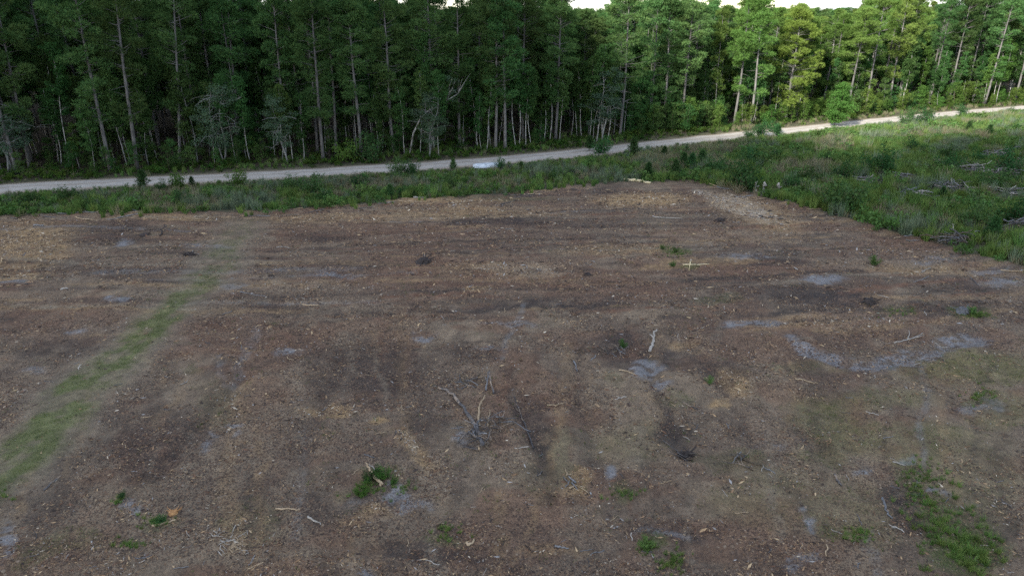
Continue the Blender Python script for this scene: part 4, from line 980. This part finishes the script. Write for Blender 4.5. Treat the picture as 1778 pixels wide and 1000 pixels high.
twig_heap(868, 738, .8, 1.2, 22, DW, 'thin dark twigs right of the long curved branch')
twig_heap(808, 662, 1.0, .8, 14, DW, 'few dark twigs above the long curved branch')
twig_heap(1062, 612, 1.0, .8, 14, DW, 'dark twigs scattered below the small bright weed')
twig_heap(1190, 790, .6, .6, 14, [M['black_soil'], M['dark_wood']], 'clump of black roots at the end of the right rut')
twig_heap(1278, 800, .8, .5, 12, DW, 'dark twigs on bare soil right of the black root clump')
twig_heap(1700, 524, 1.0, .6, 12, [M['black_soil'], M['dark_wood']], 'dark twig pile near the right edge of the field')
twig_heap(395, 935, .8, .9, 40, [M['pale_wood'], M['pale_wood'], M['tan_wood']], 'spread of white splinters at the lower left', r=.013, hgt=.05, L=(.12, .4))
twig_heap(1000, 842, .55, 1.0, 10, [M['tan_wood'], M['grey_wood']], 'heap of split tan slabs at the lower centre', r=.03, hgt=.06, L=(.2, .6))
GW = [M['grey_wood'], M['grey_wood'], M['pale_wood'], M['dark_wood']]
for px, py, w, d, n_, lab in PILES:
    twig_heap(px, py, w*.75, d*.8, n_*2, GW if 'dark' not in lab else DW, lab, 'brush_pile', r=.036, hgt=.9, L=(.8, 2.8), group='brush piles on the rough ground')
stick('long_log', [(1745,295),(1755,293),(1768,294),(1782,297)], .11, M['grey_wood'], 'long grey log lying on weeds at the right edge', 'log', up=.5)
stick('white_branch', [(1652,418),(1656,410),(1651,402)], .06, M['pale_wood'], 'white forked branch sticking out of the field edge brush', 'branch', up=.6, forks=((.4, .8, .6),))
# grey stump remains at the field corner
for px, py, h_, lab in [(1311,333,1.1,'left grey dead stump post at the corner of the weeds'),(1325,330,.9,'middle leaning grey stump post at the corner of the weeds'),(1351,333,1.0,'right grey dead stump post at the corner of the weeds')]:
    x, y = ground_pt(px, py); g = Geo(); P = np.stack([rng.normal(0, .05, 6), rng.normal(0, .05, 6), np.linspace(-.1, h_, 6)], 1)
    g.tube(P, .17*np.array([1.35, 1, .95, .85, .9, .55])*rng.uniform(.85, 1.15, 6), 9); g.tube(P[2]+np.linspace(0, 1, 4)[:, None]*np.array([.5, .1, .25]), [.07, .06, .05, .03], 6)
    tag(link('dead_stump', g.mesh('dead_stump', M['pale_wood'], True), loc=(x, y, hz(x, y))), lab, 'stump', 'grey stumps at the field corner')
stick('grey_log', [(1322,336),(1335,339),(1350,341)], .13, M['grey_wood'], 'grey log lying between the dead stumps', 'log')
# torn stumps and root clods
def stump(px, py, r, h_, mat, label, name='torn_stump'):
    x, y = ground_pt(px, py); g = Geo(); k = 11
    a_ = np.linspace(0, 2*np.pi, k, endpoint=False); V = []
    prof = [(1.5, -.05), (1.25, .25), (1.0, .6), (.85, 1.0), (.45, .85)]
    for rr, zz in prof:
        w_ = rng.uniform(.7, 1.25, k); V.append(np.stack([np.cos(a_)*r*rr*w_, np.sin(a_)*r*rr*w_, h_*zz*rng.uniform(.75, 1.2, k) if zz > 0 else np.full(k, -.05)], 1))
    V = np.concatenate(V+[np.array([[0, 0, h_*.6]])]); q = []
    for i in range(len(prof)-1):
        for j in range(k): q.append((i*k+j, i*k+(j+1) % k, (i+1)*k+(j+1) % k, (i+1)*k+j))
    g.add(V, q); b = (len(prof)-1)*k
    g.F.setdefault(3, []).append(np.array([(b+j, b+(j+1) % k, len(prof)*k) for j in range(k)]))
    for q in range(7):
        az = rng.uniform(0, 6.28); limb(g, np.array([math.cos(az)*r*.8, math.sin(az)*r*.8, h_*.35]), az, rng.uniform(-.25, .7), r*rng.uniform(1.2, 2.4), r*.16, n=4)
    return tag(link(name, g.mesh(name, mat), loc=(x, y, hz(x, y))), label, 'stump')
stump(735, 456, .42, .32, M['black_soil'], 'black torn stump in mid field left of centre')
stump(1508, 526, .32, .28, M['black_soil'], 'black torn stump in the right part of the field')
stump(300, 888, .15, .14, M['orange_wood'], 'orange rotten stump at the lower left')
stump(1020, 478, .2, .15, M['black_soil'], 'small black stump near the centre of the field')
stump(1187, 788, .22, .2, M['black_soil'], 'small black root clod at the end of the right rut')
stump(250, 410, .3, .2, M['black_soil'], 'low black clod beside the sand at the far left')
stump(330, 445, .3, .22, M['black_soil'], 'low dark clod just left of the old track')
stump(1250, 385, .3, .2, M['black_soil'], 'low black clod left of the dark pole')
stump(1672, 541, .3, .3, M['grey_wood'], 'grey weathered stump beside green weeds at the right')

# ------------------------------------------------------------------ survey stake (a lath cross)
def box(g, c, s, rot=None):
    v = np.array([(i, j, k_) for i in (-.5, .5) for j in (-.5, .5) for k_ in (-.5, .5)])*np.array(s)
    if rot is not None: v = v @ np.array(Euler(rot).to_matrix()).T
    g.add(v+np.array(c), [(0, 1, 3, 2), (4, 6, 7, 5), (0, 4, 5, 1), (2, 3, 7, 6), (0, 2, 6, 4), (1, 5, 7, 3)])
x, y = ground_pt(1196, 470)
st = link('survey_stake', None, loc=(x, y, hz(x, y))); tag(st, 'pale wooden lath cross staked in the field right of centre', 'stake')
g = Geo(); box(g, (.03, 0, .42), (.055, .03, 1.0), (0, .07, 0)); link('post', g.mesh('post', M['lath'], False), st)
g = Geo(); box(g, (-.02, -.03, .52), (1.05, .025, .055), (0, .03, .1)); link('crossbar', g.mesh('crossbar', M['lath'], False), st)
g = Geo(); box(g, (.07, -.005, .86), (.11, .04, .13), (0, .1, 0)); link('tip_board', g.mesh('tip_board', M['pale_wood'], False), st)
stick('pale_lath', [(1210,461),(1220,460),(1231,460)], .03, M['lath'], 'loose pale lath lying right of the wooden cross', 'lath')

# ------------------------------------------------------------------ pale slab by the road
def slab():
    m, n, l, out = new_mat('pale_slab'); b = n.new('ShaderNodeBsdfPrincipled'); tc = n.new('ShaderNodeTexCoord')
    l.new(ramp(n, l, noise(n, l, tc.outputs['Object'], 2.5, 4), [(.3, (.40, .45, .5)), (.6, (.62, .67, .71))]), b.inputs['Base Color']); b.inputs['Roughness'].default_value = .6; l.new(b.outputs[0], out.inputs[0])
    x, y = ground_pt(845, 289); g = Geo(); a_ = np.array([(-1.6, -.25), (-.6, -.65), (.9, -.7), (1.5, -.15), (1.2, .55), (0, .6), (-1.2, .3)])
    k = len(a_); V = np.concatenate([np.c_[a_, np.full(k, -.1)], np.c_[a_, .32+.04*rng.normal(size=k)], np.c_[a_*.93, .36+.03*rng.normal(size=k)], [[0, 0, .38]]])
    q = [(i, (i+1) % k, k+(i+1) % k, k+i) for i in range(k)]+[(k+i, k+(i+1) % k, 2*k+(i+1) % k, 2*k+i) for i in range(k)]
    g.add(V, q); g.F.setdefault(3, []).append(np.array([(2*k+i, 2*k+(i+1) % k, 3*k) for i in range(k)]))
    o = link('concrete_slab', g.mesh('concrete_slab', m), loc=(x, y, hz(x, y)+.1)); o.rotation_euler[2] = .25; o.scale = (1.15, 1, 1)
    tag(o, 'pale bluish slab half hidden in weeds beside the road', 'slab')
slab()
stick('white_board', [(718,347),(730,346),(741,345)], .12, M['pale_wood'], 'small pale board lying at the far edge of the field', 'board')

# ------------------------------------------------------------------ single shrubs and young trees outside the forest
def shrub(px, py, s, proto, label, kind='shrub', cat='shrub', group=None):
    x, y = ground_pt(px, py); return plant(kind, SF, random.choice(proto), (x, y, hz(x, y)-.03), s*(1.25 if y > 45 and kind != 'weed' else 1), label, cat, group)
G1 = 'shrubs along the near side of the road'; G2 = 'shrubs on the rough ground'
for px, py, s, pr, lab in [(250,328,1.3,SEEDL,'dark young pine on the road verge at the left'),(307,327,1.35,SHRUBB,'bright bushy shrub against the road, left part'),(280,330,.8,SHRUB,'low dark shrub between two verge shrubs at the left'),
    (415,322,1.3,SHRUBB,'bright twin topped shrub against the road left of centre'),(334,323,.7,SEEDL,'small young pine right of the bright bushy shrub'),(690,306,1.35,SHRUB,'left one of two dark shrubs on the road verge'),(714,304,1.3,SHRUB,'right one of two dark shrubs on the road verge'),
    (787,296,.9,SEEDL,'small dark young pine left of the pale slab'),(868,292,.8,SHRUB,'low dark shrub behind the right end of the slab'),(1045,266,1.6,SHRUB,'dark rounded shrub on the verge right of centre'),(1100,272,1.5,SEEDL,'upright young pine in the weeds by the road'),(1024,262,1.3,SEEDL,'young pine standing against the road'),
    (1320,236,1.6,SHRUB,'left dark shrub before the sunlit road'),(1344,230,1.4,SHRUB,'right dark shrub before the sunlit road'),(1300,240,1.2,SHRUB,'low shrub left of the two before the sunlit road'),(1580,206,1.3,SHRUB,'dark shrub breaking the road edge on the right'),
    (1612,203,1.2,SHRUB,'small shrub breaking the road edge farther right'),(1670,198,1.3,SHRUB,'rounded shrub before the road near the right edge'),(1752,199,1.0,SHRUB,'leafy shrub before the road at the right edge')]:
    shrub(px, py, s, pr, lab, 'young_pine' if pr is SEEDL else 'shrub', 'young pine' if pr is SEEDL else 'shrub', G1)
x, y = ground_pt(1449, 219)
plant('roadside_sapling', SF, make_broad(7.2, .10, 1.9, 46, M['stem'], M['bright'], .06, .22, 60), (x, y, hz(x, y)), 1.0, 'bright green leafy sapling standing alone on the near road edge', 'sapling', None)
for px, py, s, pr, lab in [(1290,333,2.4,SHRUB,'large dark bush at the corner of the cleared field'),(1450,368,2.5,SHRUB,'big dark bush at the weed edge on the right'),(1200,297,1.3,SEEDL,'young pine left of the large corner bush'),(1242,305,1.5,SHRUB,'round shrub beside the large corner bush'),
    (1125,312,1.2,SEEDL,'small young pine behind the yellow log'),(1172,308,1.2,SEEDL,'young pine midway between yellow log and corner bush'),(1186,292,1.2,SEEDL,'young pine behind the one beside the yellow log'),(1218,290,1.3,SEEDL,'dark young pine among reddish dry grass'),
    (1530,305,2.3,SHRUB,'large dark shrub in the middle of the rough ground'),(1600,220,1.9,SHRUB,'dark shrub on the lit slope near the road'),(1575,222,1.6,SHRUB,'smaller dark shrub on the lit slope near the road'),(1720,330,1.9,SHRUB,'dark shrub right of the bluish brush pile'),
    (1750,300,1.8,SHRUB,'dark shrub below the long grey log'),(1695,285,1.4,SHRUB,'rounded shrub left of the grey log'),(1460,315,1.6,SHRUB,'dark shrub left of the large middle one'),(1690,400,1.6,SHRUB,'dark shrub above the field edge brush'),(1760,390,1.5,SHRUB,'dark shrub at the right edge above the brush'),
    (1680,235,1.3,SEEDL,'young pine on the lit slope at the right'),(1715,240,1.2,SEEDL,'second young pine on the lit slope at the right'),(1645,300,1.6,SHRUB,'bushy shrub with bare purple stems in the rough'),(1400,320,1.4,SHRUB,'dark shrub between corner bush and weed edge'),
    (540,340,1.4,SHRUB,'dark round shrub in the weed belt left of centre'),(500,330,1.1,SHRUB,'small dark shrub in the weed belt left of centre'),(120,350,1.2,SHRUB,'low dark shrub in the weed belt far left'),(60,360,1.2,SHRUB,'low dark shrub nearest the left edge'),(620,325,1.1,SHRUB,'low shrub below the two dark verge shrubs')]:
    shrub(px, py, s, pr, lab, 'young_pine' if pr is SEEDL else 'shrub', 'young pine' if pr is SEEDL else 'shrub', G2)
for q in range(120):
    px = random.uniform(0, 1778); py = random.uniform(190, 440); x, y = ground_pt(px, py)
    if beyond(np.array([x]), np.array([y]))[0] > -7 or field_depth(np.array([x]), np.array([y]))[0] > -.8: continue
    pr = random.choice((SHRUB, SHRUB, SEEDL, SHRUBB)); s = random.uniform(.6, 1.2)*(1.15 if px > 1100 else .85)
    shrub(px, py, s, pr, {id(SHRUB): 'low dark shrub scattered among the weeds', id(SEEDL): 'small young pine scattered among the weeds', id(SHRUBB): 'low bright green shrub among the weeds'}[id(pr)], 'young_pine' if pr is SEEDL else 'shrub', 'young pine' if pr is SEEDL else 'shrub', 'small shrubs scattered in the weeds')
# dense bush on the forest side verge
for px, py, s, pr, lab in [(600,281,2.1,SHRUBB,'left half of the dense green verge bush under the pines'),(645,281,2.2,SHRUB,'right half of the dense green verge bush under the pines'),(1330,218,1.6,SHRUBB,'yellow green sunlit bush left of the yellow pine'),(1470,203,2.0,SHRUBB,'bright sunlit bush right of the roadside sapling'),(1515,197,1.7,SHRUB,'sunlit shrub at the foot of the pale footed pine'),(1575,190,2.0,SHRUB,'green bush at the foot of the right pines'),(1620,184,2.0,SHRUBB,'leafy bush at the forest foot farther right')]:
    shrub(px, py, s, pr, lab, group='bushes at the foot of the forest')
# plants on the cleared field
for px, py, s, pr, lab in [(628,862,.62,SHRUBB,'bright green leafy plant, lower left of the field clump'),(655,834,.5,SHRUB,'dark upright plant behind the stump root'),(668,832,.6,SHRUBB,'upright light green plant, right of the field clump'),(683,842,.35,SHRUBB,'smallest green plant at the right of the field clump'),(640,836,.5,SHRUB,'darker plant above the bright leafy one'),
    (1081,604,.5,SHRUBB,'small bright weed alone on dark soil'),(1517,460,.75,SHRUBB,'round green weed alone in the right part of the field'),(1172,437,.42,SHRUB,'low green weed above the wooden cross'),(1150,433,.4,SHRUB,'low green weed left above the wooden cross'),(1168,462,.45,SHRUB,'low green weed left of the wooden cross'),
    (1690,545,.55,SHRUBB,'green weed patch by the right edge of the field'),(1700,550,.4,SHRUB,'darker weed next to the right hand weed patch'),(1122,948,.5,SHRUBB,'green tuft near the bottom right of centre'),(210,864,.28,SHRUB,'tiny weed beside the track at lower left'),(280,905,.4,SHRUB,'low weed beside the orange stump'),(1232,668,.35,SHRUB,'small grey green weed right of the sand patch')]:
    wd = shrub(px, py, s*.9, pr, lab, 'weed', 'weed', 'weeds on the cleared field')
    if px > 700 or py < 700:
        for ch in wd.children:
            if ch.name.startswith('foliage'): ch.material_slots[0].link = 'OBJECT'; ch.material_slots[0].material = M['weed']
stick('stump_root', [(664,846),(650,832),(642,822),(636,815)], .07, M['tan_wood'], 'brown stump root pointing up out of the green clump', 'root', up=.3, forks=((.1, 2.6, .3),), taper=.25)
# tall grass at the lower right
n = 170; ang = rng.uniform(0, 6.28, n); pxx = np.concatenate([1640+rng.normal(0, 36, n//2), 1690+rng.normal(0, 26, n-n//2)]); pyy = np.concatenate([905+rng.normal(0, 36, n//2), 968+rng.normal(0, 22, n-n//2)])
P3 = []
for a_, b_ in zip(pxx, pyy):
    x, y = ground_pt(a_, min(b_, 1040)); P3.append((x, y, 0))
P3 = np.array(P3); P3[:, 2] = height(P3[:, 0], P3[:, 1])
extra = []
for cx, cy, rx, ry, m in [(1122,950,14,12,40),(1170,975,26,18,60),(775,922,22,12,30),(205,870,10,6,10),(225,945,22,10,25),(1090,860,26,10,25),(1600,840,26,40,90),(1490,930,30,12,40),(640,850,30,14,40),(270,905,26,12,30),(700,850,16,8,14),(1700,690,30,12,30),(1560,545,30,6,20),(1690,545,24,8,40),(1170,440,24,9,30),(5,860,20,12,10)]:
    for q in range(m): extra.append((*ground_pt(cx+random.gauss(0, rx*.6), cy+random.gauss(0, ry*.6)), 0))
extra = np.array(extra); extra[:, 2] = height(extra[:, 0], extra[:, 1])
scatter_gn('field_grass', np.concatenate([P3, extra]), np.concatenate([rng.uniform(.35, .8, len(P3)), rng.uniform(.2, .45, len(extra))]), source([tuft_mesh(40, .6, .022, M['grass'], .12, .6) for _ in range(4)]), 'taller grass tufts growing on the cleared field', 'grass')

# ------------------------------------------------------------------ the cloud that keeps the sun off the field
cm, n, l, out = new_mat('cloud_white')
dd = n.new('ShaderNodeBsdfDiffuse'); dd.inputs[0].default_value = (.9, .9, .9, 1); l.new(dd.outputs[0], out.inputs[0])
import bmesh
bm = bmesh.new(); bmesh.ops.create_icosphere(bm, subdivisions=2, radius=1.0)
ico_v = np.array([v.co[:] for v in bm.verts]); ico_f = np.array([[v.index for v in f.verts] for f in bm.faces]); bm.free()
g = Geo(); DIST = 1250.0
def shade_here(x, y):
    if y > 300 or x < -330 or y < -200 or x > 290: return False
    e = 6*math.sin(x*.11)+5*math.sin(y*.09+1)
    if x < 20 + e*.5: return True
    return y < 90 + e + max(0, (x-70))*.1
for ix in np.arange(-330, 291, 17):
    for iy in np.arange(-200, 301, 17):
        if not shade_here(ix, iy): continue
        r = random.uniform(13, 17)
        D_ = DIST + random.uniform(-40, 40)
        c = np.array([ix+random.uniform(-3, 3), iy+random.uniform(-3, 3), 0]) + SUN_DIR*D_
        g.add(c + ico_v*r*np.array([1, 1, .9])*rng.uniform(.9, 1.1, (len(ico_v), 1)), ico_f)
tag(link('cloud', g.mesh('cloud', cm, True)), 'white cumulus cloud shading the field', 'cloud', kind='structure')
